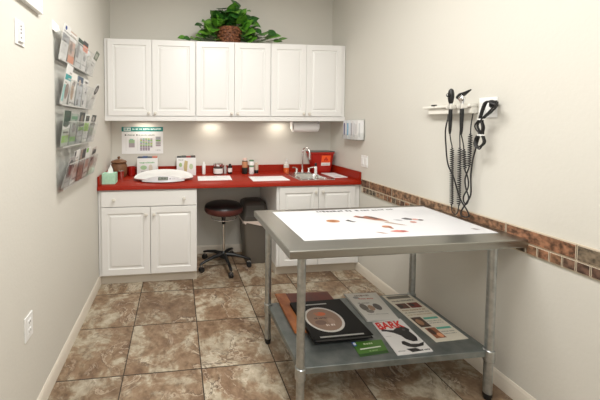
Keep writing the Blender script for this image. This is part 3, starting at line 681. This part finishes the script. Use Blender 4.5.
def bottle(name, x, y, r, h, body, cap, label, cat='bottle', band=None, capr=.55, shoulder=.78, caph=.16):
    t = thing(name, label, cat, (x, y, CT)); mb = MB(); z = CT+.0005
    pr = [(.001, 0), (r*.94, 0), (r, .004), (r, h*shoulder), (r*.85, h*(shoulder+.04)), (r*capr*.9, h*(1-caph)), (.001, h*(1-caph))]
    mb.lathe(pr, (x, y, z), body, 24)
    if band:
        b0, b1, bm_ = band; mb.lathe([(r+.0006, h*b0), (r+.0006, h*b1)], (x, y, z), bm_, 24)
    mb.build('bottle_body', t)
    mb = MB(); mb.lathe([(.001, h*(1-caph)+.0005), (r*capr, h*(1-caph)+.0005), (r*capr, h-.002), (r*capr*.9, h), (.001, h)], (x, y, z), cap, 20); mb.build('cap', t)
    return t
amber = mat('dark_amber', (40, 26, 22), .2); wplas = mat('white_bottle', (236, 236, 234), .35)
bottle('white_bottle', .995, 3.44, .019, .135, wplas, WHITEP, 'slim white bottle standing right of the leaflet boxes')
# steel jar with label band
t = thing('jar', 'squat glass jar with white label and steel lid on counter', 'jar', (1.15, 3.42, CT))
mb = MB(); mb.lathe([(.001, 0), (.048, 0), (.052, .005), (.052, .075), (.045, .088), (.04, .09)], (1.15, 3.42, CT+.0005), mat('jar_dark', (62, 44, 38), .15), 28, False, True); mb.lathe([(.0526, .012), (.0526, .066)], (1.15, 3.42, CT+.0005), CARD, 28); mb.build('jar_body', t)
mb = MB(); mb.lathe([(.001, .0905), (.05, .0905), (.052, .095), (.052, .118), (.046, .124), (.02, .128), (.001, .128)], (1.15, 3.42, CT+.0005), CHROME, 28); mb.build('lid', t)
bottle('small_bottle', 1.232, 3.45, .017, .095, mat('clear_grey', (180, 176, 172), .2), mat('silver_cap', (190, 188, 184), .3, .6), 'small pale grey bottle between jar and dark bottle')
bottle('dark_bottle', 1.283, 3.43, .024, .11, amber, BLACKP, 'small dark bottle with white label right of the steel-lidded jar', band=(.2, .6, CARD))
bottle('tall_bottle', 1.448, 3.42, .031, .175, mat('black_green_plastic', (26, 38, 34), .3), mat('pale_pink_cap', (228, 200, 188), .4), 'tall dark bottle with tan band and pale pink cap', band=(.4, .78, mat('tan_label', (190, 134, 96), .5)), capr=.72, shoulder=.79, caph=.2)
bottle('squeeze_bottle', 1.518, 3.40, .028, .155, wplas, mat('green_cap', (90, 130, 96), .4), 'white squeeze bottle with small green label by the tall bottle', band=(.5, .62, mat('green_label', (96, 140, 100), .5)), capr=.9, shoulder=.85, caph=.1)
bottle('lotion_bottle', 1.583, 3.44, .022, .12, mat('cream_plastic', (196, 180, 160), .4), mat('beige_cap', (214, 196, 176), .4), 'short beige bottle with dark base right of the squeeze bottle', band=(0.02, .3, BLACKP), capr=.7)
# soap dispenser
t = thing('soap_dispenser', 'pump bottle of orange liquid soap left of the faucet', 'soap dispenser', (1.935, 3.455, CT))
mb = MB(); z = CT+.0005; mb.lathe([(.001, 0), (.03, 0), (.032, .004), (.032, .055)], (1.935, 3.455, z), mat('orange_soap', (214, 98, 46), .15), 24, False, True)
mb.lathe([(.032, .0555), (.031, .085), (.02, .098), (.011, .104)], (1.935, 3.455, z), mat('clear_soap_bottle', (206, 200, 192), .15), 24, True, True); mb.build('bottle_body', t)
mb = MB(); mb.cone((1.935, 3.455, z+.1045), (1.935, 3.455, z+.14), .006, .006, WHITEP); mb.cone((1.935, 3.455, z+.105), (1.935, 3.455, z+.115), .013, .012, WHITEP); mb.tube([(1.935, 3.455, z+.14), (1.935, 3.45, z+.15), (1.935, 3.42, z+.148)], [.009, .008, .005], WHITEP); mb.build('pump', t)
bottle('spray_bottle', 2.222, 3.318, .015, .12, wplas, BLACKP, 'small white bottle with black cap between faucet and red bin', capr=.8, shoulder=.62, caph=.3)
# papers
def sheet(name, c4, z, th, m, items, label, cat, txt=None, group=None):
    """thin sheet; c4 = back-left, front-left, front-right, back-right (x, y)"""
    mb = MB(); vs = [(x, y, z) for x, y in c4]+[(x, y, z+th) for x, y in c4]
    mb.add(vs, [(0, 1, 2, 3), (4, 7, 6, 5), (0, 4, 5, 1), (1, 5, 6, 2), (2, 6, 7, 3), (3, 7, 4, 0)], m)
    O = Vector((*c4[1], z+th)); U = Vector((*c4[2], z+th))-O; V = Vector((*c4[0], z+th))-O
    bmesh.ops.recalc_face_normals(mb.bm, faces=mb.bm.faces[:]); mb.keep = True
    prints(mb, O, U, V, items)
    if txt:
        for a in txt: text_into(mb, a[0], O, U, V, *a[1:])
    cxm = sum(p[0] for p in c4)/4; cym = sum(p[1] for p in c4)/4
    o = mb.build(name, loc=(cxm, cym, z)); tag(o, label, cat, group); return o
sheet('paper_sheet', [(.915, 3.275), (.905, 3.04), (1.24, 3.05), (1.255, 3.275)], CT+.0005, .006, PAPER, [('s', .08, .78, .6, .84, (150, 150, 150), 1), ('s', .08, .6, .9, .63, (200, 200, 200), 2), ('s', .08, .45, .9, .48, (200, 200, 200), 3)], 'white papers lying on the counter beside the scale', 'paper')
sheet('paper_sheet', [(1.44, 3.20), (1.43, 2.955), (1.80, 2.965), (1.80, 3.20)], CT+.0005, .005, PAPER, [('s', .08, .8, .5, .86, (170, 170, 170), 4), ('s', .08, .6, .9, .63, (205, 205, 205), 5)], 'white paper sheet on the counter left of the sink', 'paper')
sheet('paper_sheet', [(2.30, 3.345), (2.30, 3.045), (2.45, 3.06), (2.45, 3.345)], CT+.0005, .005, PAPER, [('s', .08, .8, .7, .84, (170, 170, 170), 6), ('r', .1, .1, .6, .14, (120, 120, 120))], 'white paper on the counter in front of the red bin', 'paper')
# sharps container
t = thing('sharps_container', 'red sharps bin with orange warning label at the corner', 'sharps container', (2.34, 3.44, CT))
redp = mat('red_bin_plastic', (170, 32, 20), .4, spec=.35); z = CT+.0005
mb = MB(); mb.loft([rrect(2.245, 2.425, 3.375, 3.475, .02, z), rrect(2.24, 2.43, 3.37, 3.48, .022, z+.01), rrect(2.185, 2.448, 3.335, 3.495, .024, z+.218), rrect(2.175, 2.456, 3.328, 3.499, .026, z+.219), rrect(2.175, 2.456, 3.328, 3.499, .026, z+.236)], redp, cap1=False)
mb.build('bin', t)
mb = MB(); lidm = mat('smoky_lid', (92, 84, 80), .25)
mb.loft([rrect(2.173, 2.458, 3.326, 3.501, .026, z+.2363), rrect(2.173, 2.458, 3.326, 3.501, .026, z+.243), rrect(2.19, 2.446, 3.338, 3.49, .024, z+.247), rrect(2.25, 2.40, 3.37, 3.47, .02, z+.249)], lidm)
plabel(mb.build('lid', t), 'smoky grey lid')
mb = MB(); yy = lambda h: 3.370-.036*(h/.218)
O = Vector((2.300, yy(.085)-.0007, z+.085)); V = Vector((0, yy(.20)-yy(.085), .115)); U = Vector((.105, 0, 0))
mb.add([tuple(O), tuple(O+U), tuple(O+U+V), tuple(O+V)], [(0, 1, 2, 3)], ink((248, 96, 44)))
prints(mb, O, U, V, [('r', 0, 0, 1, .3, (232, 226, 222)), ('e', .5, .72, .11, .11, (200, 50, 30)), ('e', .38, .58, .11, .11, (200, 50, 30)), ('e', .62, .58, .11, .11, (200, 50, 30)), ('s', .1, .34, .9, .42, (180, 50, 36), 3), ('s', .1, .1, .9, .17, (150, 140, 140), 4)])
mb.keep = True; plabel(mb.build('warning_label', t), 'orange and white warning label')

# ------------------------------------------------------------------ stool
SXC, SYC = 1.178, 3.185
t = thing('stool', 'round rolling stool with dark padded seat in the knee space', 'stool', (SXC, SYC, 0))
vin = mat('black_vinyl', (26, 22, 21), .38); mar = mat('maroon_vinyl', (84, 38, 32), .35)
mb = MB(); mb.lathe([(.001, .662), (.10, .660), (.165, .652), (.188, .637), (.1945, .625)], (SXC, SYC, 0), vin, 48); mb.lathe([(.1945, .625), (.199, .609), (.198, .587), (.188, .569), (.17, .560), (.001, .559)], (SXC, SYC, 0), mar, 48); mb.build('seat', t, angle=60)
mb = MB(); mb.lathe([(.001, .559), (.10, .559), (.10, .549), (.03, .543), (.018, .47), (.018, .44), (.001, .44)], (SXC, SYC, 0), BLACKP, 24); mb.build('seat_bracket', t)
mb = MB(); mb.lathe([(.001, .12), (.014, .12), (.014, .44), (.001, .44)], (SXC, SYC, 0), CHROME, 20); mb.build('gas_column', t)
mb = MB(); mb.tube([(SXC+.13*math.cos(a), SYC+.13*math.sin(a), .508) for a in [2*PI*k/36 for k in range(37)]], .0055, CHROME, 8, False)
for a in (.4, .4+2*PI/3, .4+4*PI/3): mb.tube([(SXC+.13*math.cos(a), SYC+.13*math.sin(a), .508), (SXC+.03*math.cos(a), SYC+.03*math.sin(a), .545)], .004, CHROME, 8)
mb.build('height_ring', t)
mb = MB(); mb.lathe([(.001, .085), (.035, .085), (.04, .095), (.036, .135), (.022, .155), (.0145, .16)], (SXC, SYC, 0), BLACKP, 24); mb.build('hub', t)
for k in range(5):
    a = math.radians(-83+72*k); ca, sa = math.cos(a), math.sin(a); q = Vector((ca, sa, 0)); s_ = Vector((-sa, ca, 0)); C0 = Vector((SXC, SYC, 0)); rings = []
    for r, zc, w, h in ((.03, .125, .022, .022), (.12, .120, .018, .017), (.22, .098, .015, .013), (.265, .082, .016, .012), (.28, .076, .010, .008)):
        c = C0+q*r+Vector((0, 0, zc)); rings.append([tuple(c+s_*(w*math.cos(b))+Vector((0, 0, h*math.sin(b)))) for b in [2*PI*j/12 for j in range(12)]])
    mb = MB(); mb.loft(rings, BLACKP); arm = mb.build('base_arm', t)
    mb = MB(); c = C0+q*.262; mb.cone(tuple(c+Vector((0, 0, .045))), tuple(c+Vector((0, 0, .075))), .007, .007, CHROME)
    c2 = c+s_*.0+Vector((0, 0, .0265)); 
    for d in (-.012, .012): mb.cone(tuple(c2+s_*(d-.007)), tuple(c2+s_*(d+.007)), .026, .026, CASTER, 20)
    mb.box(-.02, .02, -.006, .006, .03, .058, BLACKP, .003, xf=Matrix.Translation(c)@Matrix.Rotation(a, 4, 'Z'))
    mb.build('caster', arm)

# ------------------------------------------------------------------ trash can
t = thing('trash_can', 'grey plastic trash can with swing lid in the knee space', 'trash can', (1.52, 3.30, 0)); gp = mat('grey_bin_plastic', (104, 98, 90), .45, bump=(200, .2))
mb = MB(); mb.loft([rrect(1.425, 1.630, 3.20, 3.42, .03, .001), rrect(1.42, 1.635, 3.195, 3.425, .032, .012), rrect(1.388, 1.638, 3.165, 3.46, .035, .445), rrect(1.383, 1.641, 3.16, 3.463, .036, .446), rrect(1.383, 1.641, 3.16, 3.463, .036, .465)], gp, cap1=False); mb.build('bin', t)
mb = MB(); mb.loft([rrect(1.380, 1.643, 3.156, 3.466, .036, .4655), rrect(1.380, 1.643, 3.156, 3.466, .036, .50), rrect(1.40, 1.64, 3.215, 3.455, .04, .625), rrect(1.42, 1.62, 3.25, 3.43, .04, .648)], mat('dark_lid_plastic', (78, 74, 68), .4)); lid = mb.build('lid', t)
mb = MB(); dk = mat('grey_flap', (112, 106, 98), .4)
def fp(u, v): return (1.41+.205*u-(.006 if 0 else 0), 3.156+.054*((v*.13+.02)/.15)-.004, .50+v*.105+.008)
mb.add([fp(0, 0), fp(1, 0), fp(.95, 1), fp(.05, 1)], [(0, 1, 2, 3)], dk); v0 = [fp(0, 0), fp(1, 0), fp(.95, 1), fp(.05, 1)]
bmesh.ops.solidify(mb.bm, geom=mb.bm.faces[:], thickness=.004); plabel(mb.build('swing_flap', lid), 'lighter grey swing flap')
mb = MB(); lm = mat('bin_liner', (226, 210, 200), .5); rgl = random.Random(3)
for f in range(1):
    A = []; 
    path = rrect(1.378, 1.6445, 3.153, 3.469, .036, 0, 5); m_ = len(path)
    r1 = [(x, y, .466) for x, y, _ in path]; r2 = [(x+(x-1.511)*.012, y+(y-3.31)*.012, .452-.022*math.sin(i*1.1)**2-(.034 if (x > 1.42 and y < 3.2) else 0)) for i, (x, y, _) in enumerate(path)]
    mb.loft([r1, r2], lm, False, False)
mb.keep = True; plabel(mb.build('liner', t), 'pale bag liner folded over the rim')

# ------------------------------------------------------------------ stainless work table
TX0, TX1, TY0, TY1, TZ = 1.221, 2.492, 1.392, 2.080, .884
t = thing('work_table', 'stainless steel work table with round legs and lower shelf', 'table', ((TX0+TX1)/2, (TY0+TY1)/2, 0))
mb = MB(); e = .006
def tr_(i, z): return [(TX0+i, TY0+i, z), (TX1-i, TY0+i, z), (TX1-i, TY1-i, z), (TX0+i, TY1-i, z)]
mb.loft([tr_(.03, TZ-.038), tr_(.002, TZ-.040), tr_(0, TZ-.036), tr_(0, TZ-.004), tr_(.0035, TZ)], STEEL); mb.build('tabletop', t, angle=25)
mb = MB(); mb.box(TX0+.06, TX1-.10, TY0+.045, TY0+.085, TZ-.062, TZ-.0385, GALV); mb.box(TX0+.06, TX1-.10, TY1-.085, TY1-.045, TZ-.062, TZ-.0385, GALV); mb.build('hat_channel', t)
SZ = .27; LP = [(1.305, 1.455), (2.352, 1.455), (1.305, 2.015), (2.352, 2.015)]
for x, y in LP:
    mb = MB(); mb.lathe([(.0205, .035), (.0205, TZ-.04)], (x, y, 0), GALV, 24, True, True)
    mb.lathe([(.0235, TZ-.065), (.0235, TZ-.0385)], (x, y, 0), GALV, 24, True, True)
    lg = mb.build('leg', t)
    mb = MB(); mb.lathe([(.001, .001), (.0165, .001), (.018, .006), (.018, .018), (.0212, .02), (.0212, .036), (.001, .036)], (x, y, 0), BLACKP, 20); plabel(mb.build('foot', lg), 'black bullet foot')
mb = MB(); X0, X1, Y0, Y1 = 1.300, 2.357, 1.450, 2.020
def sr(i, z): return [(X0+i, Y0+i, z), (X1-i, Y0+i, z), (X1-i, Y1-i, z), (X0+i, Y1-i, z)]
mb.loft([sr(.02, SZ-.03), sr(.0, SZ-.032), sr(0, SZ-.002), sr(.002, SZ)], SHELFM); 
for x, y in LP: mb.lathe([(.0225, -.055), (.0265, -.05), (.0265, .006), (.0225, .010)], (x, y, SZ-.005), GALV, 24, True, True)
mb.build('undershelf', t, angle=25)

# big printed sheet on the table
PB = TZ+.0006
bits = []
c4 = [(1.330, 2.02), (1.338, 1.505), (2.428, 1.495), (2.440, 2.035)]
def uv(x, y):
    u = (x-1.335)/(2.433-1.335); v = (y-1.50)/(2.027-1.50); return u, v
def E_(x, y, rx, ry, c): u, v = uv(x, y); bits.append(('e', u, v, rx/1.1, ry/.53, c))
def Pg(ps, c): bits.append(('p', [uv(*q) for q in ps], c))
u0, v0 = uv(1.63, 1.985); u1, v1 = uv(2.18, 2.006)
bits.append(('s', u0, v0-.005, u0+(u1-u0)*.45, v1+.02, (70, 68, 70), 21)); bits.append(('s', u0+(u1-u0)*.5, v0, u1, v1+.015, (90, 88, 90), 22))
E_(1.64, 1.794, .042, .028, (176, 124, 84)); E_(1.64, 1.794, .02, .014, (150, 96, 60))
Pg([(1.72, 1.795), (1.745, 1.81), (1.76, 1.775), (1.775, 1.768), (1.755, 1.76), (1.735, 1.775)], (70, 64, 62))
Pg([(1.81, 1.865), (1.84, 1.885), (1.87, 1.86), (1.90, 1.875), (1.93, 1.86), (1.965, 1.80), (1.975, 1.75), (1.93, 1.755), (1.89, 1.80), (1.85, 1.83), (1.83, 1.84)], (150, 96, 76))
Pg([(1.90, 1.868), (1.93, 1.855), (1.95, 1.81), (1.93, 1.80), (1.905, 1.84)], (84, 70, 66)); Pg([(1.835, 1.85), (1.86, 1.862), (1.875, 1.84), (1.85, 1.83)], (96, 80, 74))
Pg([(1.865, 1.80), (1.95, 1.74), (1.99, 1.72), (1.96, 1.76)], (206, 196, 190))
E_(1.895, 1.66, .028, .02, (176, 120, 90)); E_(1.905, 1.64, .012, .02, (150, 100, 78))
Pg([(1.86, 1.585), (1.91, 1.60), (1.95, 1.59), (1.965, 1.57), (1.92, 1.56), (1.88, 1.57)], (196, 120, 110)); E_(1.935, 1.578, .014, .012, (160, 80, 74))
Pg([(1.93, 1.735), (2.00, 1.68), (2.03, 1.665), (2.01, 1.69), (1.95, 1.74)], (170, 140, 120)); Pg([(1.77, 1.585), (1.80, 1.575), (1.83, 1.55), (1.80, 1.555)], (170, 130, 116))
Pg([(2.02, 1.78), (2.05, 1.775), (2.07, 1.755), (2.035, 1.765)], (130, 132, 136))
Pg([(2.09, 1.80), (2.125, 1.81), (2.15, 1.785), (2.13, 1.76), (2.10, 1.775)], (84, 82, 86)); E_(2.16, 1.77, .02, .014, (206, 150, 140)); E_(2.185, 1.755, .018, .012, (96, 80, 80)); E_(2.11, 1.722, .02, .014, (190, 120, 100))
Pg([(2.34, 1.575), (2.365, 1.575), (2.385, 1.555), (2.355, 1.555)], (150, 140, 140))
for yy, sd in ((1.93, 31), (1.90, 32), (1.87, 33)):
    a, b = uv(2.2, yy); bits.append(('s', a, b, .95, b+.008, (205, 205, 207), sd))
for xx in (1.56, 2.02): 
    a, _ = uv(xx, 1.6)
sheet('printed_sheet', c4, PB, .0022, SHEETM, bits, 'large white printed sheet with small animal pictures on steel table', 'poster')

# ------------------------------------------------------------------ things on the lower shelf
S0 = SZ+.0006
wood = mat('orange_wood', (206, 132, 78), .45, var=(12, (156, 84, 44), .2)); wood2 = mat('reddish_wood', (122, 52, 36), .45, var=(10, (92, 40, 30), .2))
t = thing('wooden_board', 'orange and red wooden board under the black binder', 'board', (1.55, 1.9, SZ))
rot = Matrix.Translation((1.37, 1.70, S0))@Matrix.Rotation(math.radians(-1.5), 4, 'Z')
mb = MB(); mb.box(0, .075, 0, .40, 0, .016, wood, .002, xf=rot); plabel(mb.build('wood_strip', t), 'light orange wood strip')
mb = MB(); mb.box(.0755, .38, .0, .40, 0, .014, wood2, .002, xf=rot); plabel(mb.build('wood_panel', t), 'dark reddish wood panel')
# binder
t = thing('binder', 'black binder with an oval brown label on the lower shelf', 'binder', (1.61, 1.76, SZ)); bk = mat('black_vinyl_cover', (16, 16, 16), .5, spec=.25)
bz0, bz1 = S0+.0175, S0+.046
bx = Matrix.Translation((1.435, 1.585, bz0))@Matrix.Rotation(math.radians(.6), 4, 'Z')
mb = MB(); mb.box(0, .345, 0, .36, 0, .003, bk, .001, xf=bx); plabel(mb.build('back_cover', t), 'black rear cover')
mb = MB(); mb.box(.012, .335, .006, .352, .0032, .0165, mat('page_edges', (66, 64, 62), .7), xf=bx); plabel(mb.build('page_block', t), 'dark grey page edges')
mb = MB(); mb.box(0, .345, 0, .36, .017, .021, bk, .001, xf=bx); mb.box(0, .006, 0, .36, .003, .017, bk, xf=bx); cov = mb.build('front_cover', t)
mb = MB(); O = bx@Vector((0, 0, .021)); U = bx.to_3x3()@Vector((.345, 0, 0)); V = bx.to_3x3()@Vector((0, .36, 0))
cu_, cv_ = .40, .46
def rotE(ru, rv, c, ang=-.12):
    return ('p', [(cu_+ru*math.cos(a)*math.cos(ang)-rv*math.sin(a)*math.sin(ang), cv_+ru*math.cos(a)*math.sin(ang)+rv*math.sin(a)*math.cos(ang)) for a in [2*PI*k/36 for k in range(36)]], c)
prints(mb, O, U, V, [rotE(.33, .33, (214, 210, 204)), rotE(.29, .29, (150, 122, 104)), ('e', .40, .60, .10, .05, (206, 104, 62)), ('e', .33, .62, .05, .03, (176, 120, 90)), ('s', .24, .47, .46, .51, (80, 60, 52), 3), ('e', .30, .38, .10, .06, (122, 96, 84)), ('s', .36, .28, .52, .33, (226, 214, 204), 4), ('e', .5, .4, .06, .08, (168, 140, 122)),
     ('r', .10, .865, .66, .895, (186, 186, 182)), ('r', .12, .025, .86, .055, (170, 170, 166))])
mb.keep = True; plabel(mb.build('oval_label', cov), 'brown oval label in a pale ring')
# spiral booklet
sheet('booklet', [(1.862, 2.055), (1.845, 1.752), (2.050, 1.742), (2.100, 2.045)], S0, .008, mat('booklet_cover', (206, 204, 198), .3),
      [('r', .02, .015, .98, .985, (214, 212, 206)), ('s', .3, .86, .8, .93, (140, 120, 110), 1), ('e', .3, .82, .1, .05, (150, 150, 148)), ('s', .35, .74, .85, .79, (190, 90, 70), 2), ('e', .28, .45, .12, .13, (110, 104, 98)), ('e', .5, .42, .10, .1, (170, 140, 116)), ('e', .72, .45, .12, .12, (96, 92, 90)), ('e', .36, .30, .12, .06, (130, 124, 118)),
       ('s', .2, .58, .6, .62, (120, 116, 112), 3), ('s', .2, .18, .85, .21, (170, 168, 164), 4), ('r', .0, .0, .02, 1, (120, 120, 118))], 'grey-white booklet with small animal drawings, behind the dog magazine', 'booklet')
# magazine
sheet('magazine', [(1.872, 1.738), (1.838, 1.472), (2.045, 1.478), (2.066, 1.752)], S0, .005, mat('magazine_cover', (226, 224, 222), .25),
      [('p', [(.10, .76), (.28, .70), (.42, .68), (.50, .72), (.66, .78), (.82, .76), (.90, .66), (.84, .60), (.88, .50), (.90, .40), (.84, .30), (.70, .30), (.56, .38), (.50, .50), (.36, .60), (.20, .66), (.06, .68)], (36, 34, 36)),
       ('p', [(.38, .33), (.46, .34), (.58, .24), (.80, .22), (.98, .26), (.88, .16), (.60, .13), (.44, .18), (.34, .26)], (40, 38, 38)), ('p', [(.34, .12), (.62, .12), (.74, .03), (.44, .02)], (44, 42, 42)), ('s', .70, .03, .96, .07, (60, 60, 60), 3),
       ('e', .72, .66, .05, .03, (86, 80, 80)), ('s', .08, .96, .7, .985, (150, 60, 50), 5), ('s', .08, .06, .3, .09, (140, 140, 140), 7), ('s', .06, .50, .22, .52, (150, 150, 150), 8)],
      'white magazine with red BARK title and a black dog', 'magazine', [('BARK', .04, .735, .84, .965, (214, 30, 24), .035)])
# long leaflet
sheet('information_sheet', [(2.120, 2.005), (2.118, 1.540), (2.322, 1.545), (2.325, 2.000)], S0, .003, mat('leaflet_stock', (222, 216, 200), .35),
      [('r', .08, .90, .9, .97, (116, 112, 102)), ('s', .1, .82, .9, .86, (140, 136, 128), 1), ('r', .10, .66, .46, .78, (92, 54, 44)), ('e', .2, .72, .08, .04, (40, 34, 32)), ('r', .50, .66, .88, .78, (120, 48, 38)), ('e', .62, .73, .08, .04, (50, 34, 32)),
       ('s', .08, .60, .9, .63, (176, 150, 120), 2), ('s', .08, .55, .9, .575, (150, 140, 130), 3), ('s', .08, .50, .9, .525, (190, 170, 140), 4),
       ('r', .06, .26, .40, .46, (74, 56, 46)), ('e', .2, .36, .1, .06, (160, 120, 90)), ('r', .44, .40, .92, .44, (90, 170, 150)), ('s', .44, .35, .92, .37, (150, 148, 140), 5), ('s', .44, .31, .9, .33, (150, 148, 140), 6),
       ('r', .12, .05, .44, .24, (150, 96, 70)), ('e', .22, .17, .08, .06, (70, 50, 42)), ('e', .34, .1, .08, .04, (226, 160, 120)), ('r', .46, .20, .92, .235, (90, 170, 150)), ('s', .48, .14, .9, .16, (160, 156, 148), 7), ('s', .48, .10, .88, .12, (160, 156, 148), 8)],
      'long cream information sheet with photos and teal bars beside the wall', 'leaflet')
# green card
sheet('green_flyer', [(1.652, 1.592), (1.640, 1.488), (1.808, 1.500), (1.832, 1.596)], S0, .002, mat('green_card', (72, 116, 44), .35),
      [('r', .0, .0, 1, .14, (44, 78, 32)), ('r', .0, .7, .12, 1, (60, 90, 170)), ('e', .07, .86, .05, .1, (220, 226, 236)), ('r', .14, .40, .88, .48, (224, 230, 214)), ('s', .36, .66, .68, .82, (196, 214, 170), 2), ('s', .4, .2, .7, .28, (150, 180, 120), 3)],
      'small green flyer with white lettering in front of binder', 'flyer')

# ------------------------------------------------------------------ otoscope wall unit
XU = W
t = thing('diagnostic_wall_unit', 'white wall transformer holding two black instrument handles', 'medical instrument', (W, 1.9, 1.53))
cream = mat('cream_plastic_housing', (230, 227, 218), .4)
mb = MB(); mb.box(W-.045, W-.0008, 1.70, 2.03, 1.537, 1.576, cream, .004); mb.box(W-.062, W-.0008, 1.70, 2.065, 1.576, 1.594, cream, .004); mb.build('housing', t)
mb = MB(); mb.box(W-.063, W-.044, 1.955, 1.985, 1.5935, 1.602, BLACKP, .001); mb.build('power_switch', t)
hdl = MB
def instrument(y, kind):
    x = W-.082; 
    cr = MB(); cr.box(x-.018, W-.060, y-.018, y-.010, 1.568, 1.592, cream, .002); cr.box(x-.018, W-.060, y+.010, y+.018, 1.568, 1.592, cream, .002); cr.box(W-.064, W-.061, y-.018, y+.018, 1.568, 1.592, cream, .001); cr.build('cradle', t)
    h = MB(); h.tube([(x, y, 1.41), (x, y, 1.43), (x, y, 1.47), (x, y, 1.54), (x, y, 1.565)], [.005, .008, .0095, .011, .0105], BLACKP, 16)
    nk = 'handle'
    hb = h.build(nk, t)
    c = MB(); c.cone((x, y, 1.5652), (x, y, 1.600), .0085, .0085, CHROME, 18); c.cone((x, y, 1.574), (x, y, 1.580), .0098, .0098, CHROME, 18); plabel(c.build('neck_ring', hb), 'chrome neck')
    g = MB()
    if kind == 'ophthalmoscope':
        g.tube([(x, y, 1.6005), (x, y, 1.615), (x, y, 1.64), (x, y, 1.665), (x, y, 1.685), (x, y, 1.694)], [.010, .014, .018, .0175, .013, .005], BLACKP, 18)
        g.cone((x-.014, y, 1.652), (x-.026, y, 1.654), .013, .010, BLACKP, 16)
        g.cone((x-.024, y, 1.654), (x-.0265, y, 1.654), .0055, .0055, CHROME, 12)
    else:
        g.tube([(x, y, 1.6005), (x, y+.002, 1.612), (x, y+.004, 1.628), (x, y+.002, 1.645)], [.011, .013, .020, .014], CHROME, 18)
        g.tube([(x, y+.030, 1.632), (x, y+.01, 1.646), (x, y-.012, 1.654), (x, y-.055, 1.674)], [.014, .017, .012, .004], BLACKP, 18)
    g.build('head', hb)
instrument(1.807, 'ophthalmoscope'); instrument(1.727, 'otoscope')
def coil(p0, p1, turns, R, m, r=.0021, sag=None):
    p0, p1 = Vector(p0), Vector(p1); n = turns*8; pts = []
    d = (p1-p0).normalized(); a = d.orthogonal().normalized(); b = d.cross(a)
    for i in range(n+1):
        u = i/n; c = p0.lerp(p1, u); an = 2*PI*turns*u; rr = R*min(1, u*turns*.7, (1-u)*turns*.7)
        pts.append(c+a*(rr*math.cos(an))+b*(rr*math.sin(an)))
    return pts
CORD = mat('black_cord', (28, 27, 27), .45)
XC = W-.034
h1x = W-.082
mb = MB()
c = spline([(h1x, 1.807, 1.412), (h1x+.02, 1.82, 1.37), (XC, 1.838, 1.33)], 6)+coil((XC, 1.838, 1.325), (XC, 1.828, .945), 29, .009, CORD)[1:]
mb.tube(c, .0033, CORD, 6)
mb.tube(spline([(XC, 1.828, .946), (XC, 1.822, .910), (XC, 1.800, .897), (XC, 1.782, .915), (XC, 1.776, .955)], 6), .003, CORD, 6)
c = coil((XC, 1.776, .955), (XC, 1.781, 1.33), 28, .009, CORD)+spline([(XC, 1.781, 1.335), (XC, 1.784, 1.42), (W-.025, 1.784, 1.5368)], 5)[1:]
mb.tube(c, .0033, CORD, 6); plabel(mb.build('coiled_cord', t), 'black coiled cord of the left handle')
mb = MB()
c = spline([(h1x, 1.727, 1.412), (h1x+.02, 1.735, 1.37), (XC-.012, 1.742, 1.33)], 6)+coil((XC-.012, 1.742, 1.325), (XC-.012, 1.729, 1.19), 10, .009, CORD)[1:]
mb.tube(c, .0033, CORD, 6)
mb.tube(spline([(XC-.012, 1.729, 1.19), (XC-.012, 1.708, 1.147), (XC-.012, 1.704, 1.09), (XC-.012, 1.730, 1.035), (XC-.012, 1.731, 1.0), (XC-.012, 1.712, .985), (XC-.012, 1.698, 1.03), (XC-.006, 1.724, 1.082), (XC-.004, 1.733, 1.14), (XC, 1.715, 1.205)], 6), .0042, CORD, 6)
c = coil((XC, 1.715, 1.205), (XC, 1.712, 1.42), 16, .009, CORD)+spline([(XC, 1.712, 1.425), (XC, 1.710, 1.47), (W-.025, 1.709, 1.5368)], 5)[1:]
mb.tube(c, .0033, CORD, 6); plabel(mb.build('coiled_cord', t), 'black coiled cord of the right handle')
# outlet plate with the bundled supply cord
plate_x('wall_outlet', W, -1, 1.583, 1.692, 1.510, 1.628, 'white outlet plate on right wall behind the bundled cord', 'outlet', 'rockers')
t2 = t
mb = MB()
A = [(1.882, 1.536), (1.872, 1.44), (1.866, 1.336), (1.846, 1.214), (1.799, 1.131), (1.751, 1.014), (1.701, .953), (1.687, .921), (1.713, .906), (1.74, .912), (1.735, .944), (1.703, 1.001), (1.679, 1.056), (1.683, 1.163), (1.674, 1.26), (1.655, 1.34), (1.640, 1.40)]
xs = [W-.02]+[W-.052]*15+[W-.05]
mb.tube(spline([(xs[i], y, z) for i, (y, z) in enumerate(A)], 6), .0042, CORD, 8)
mb.cone((W-.02, 1.882, 1.5365), (W-.03, 1.878, 1.49), .009, .006, BLACKP, 12)
for i, (oy, s_) in enumerate(((0, 1), (.010, .85), (-.010, .8))):       # hanging bundle of loops
    ctr = [(1.628, 1.415), (1.650+oy*.3, 1.385), (1.645+oy*.8, 1.355), (1.622+oy, 1.342-.006*i), (1.598+oy*.3, 1.37), (1.612+oy*.5, 1.415), (1.603+oy*.5, 1.455), (1.612+oy*.3, 1.498), (1.575+oy, 1.535), (1.540+oy, 1.572), (1.552, 1.600-.006*i), (1.590+oy*.6, 1.598), (1.614+oy*.6, 1.560), (1.628+oy*.3, 1.50), (1.640-oy*.4, 1.46), (1.618, 1.415)]
    mb.tube(spline([(W-.058-.008*i+.004*math.sin(k*1.7), y, z) for k, (y, z) in enumerate(ctr)], 6), .0042, CORD, 8)
plabel(mb.build('supply_cord', t2), 'thick black supply cord looped and bundled')
mb = MB()
for z, y in ((1.500, 1.620), (1.410, 1.618)): mb.lathe([(.017, -.004), (.019, 0), (.017, .004), (.015, 0), (.017, -.004)], (W-.065, y, z), WHITEP, 16)
plabel(mb.build('cable_tie', t2), 'white cable tie')
mb = MB(); mb.box(W-.045, W-.0121, 1.565, 1.600, 1.565, 1.605, BLACKP, .006); plabel(mb.build('plug', t2), 'black plug')
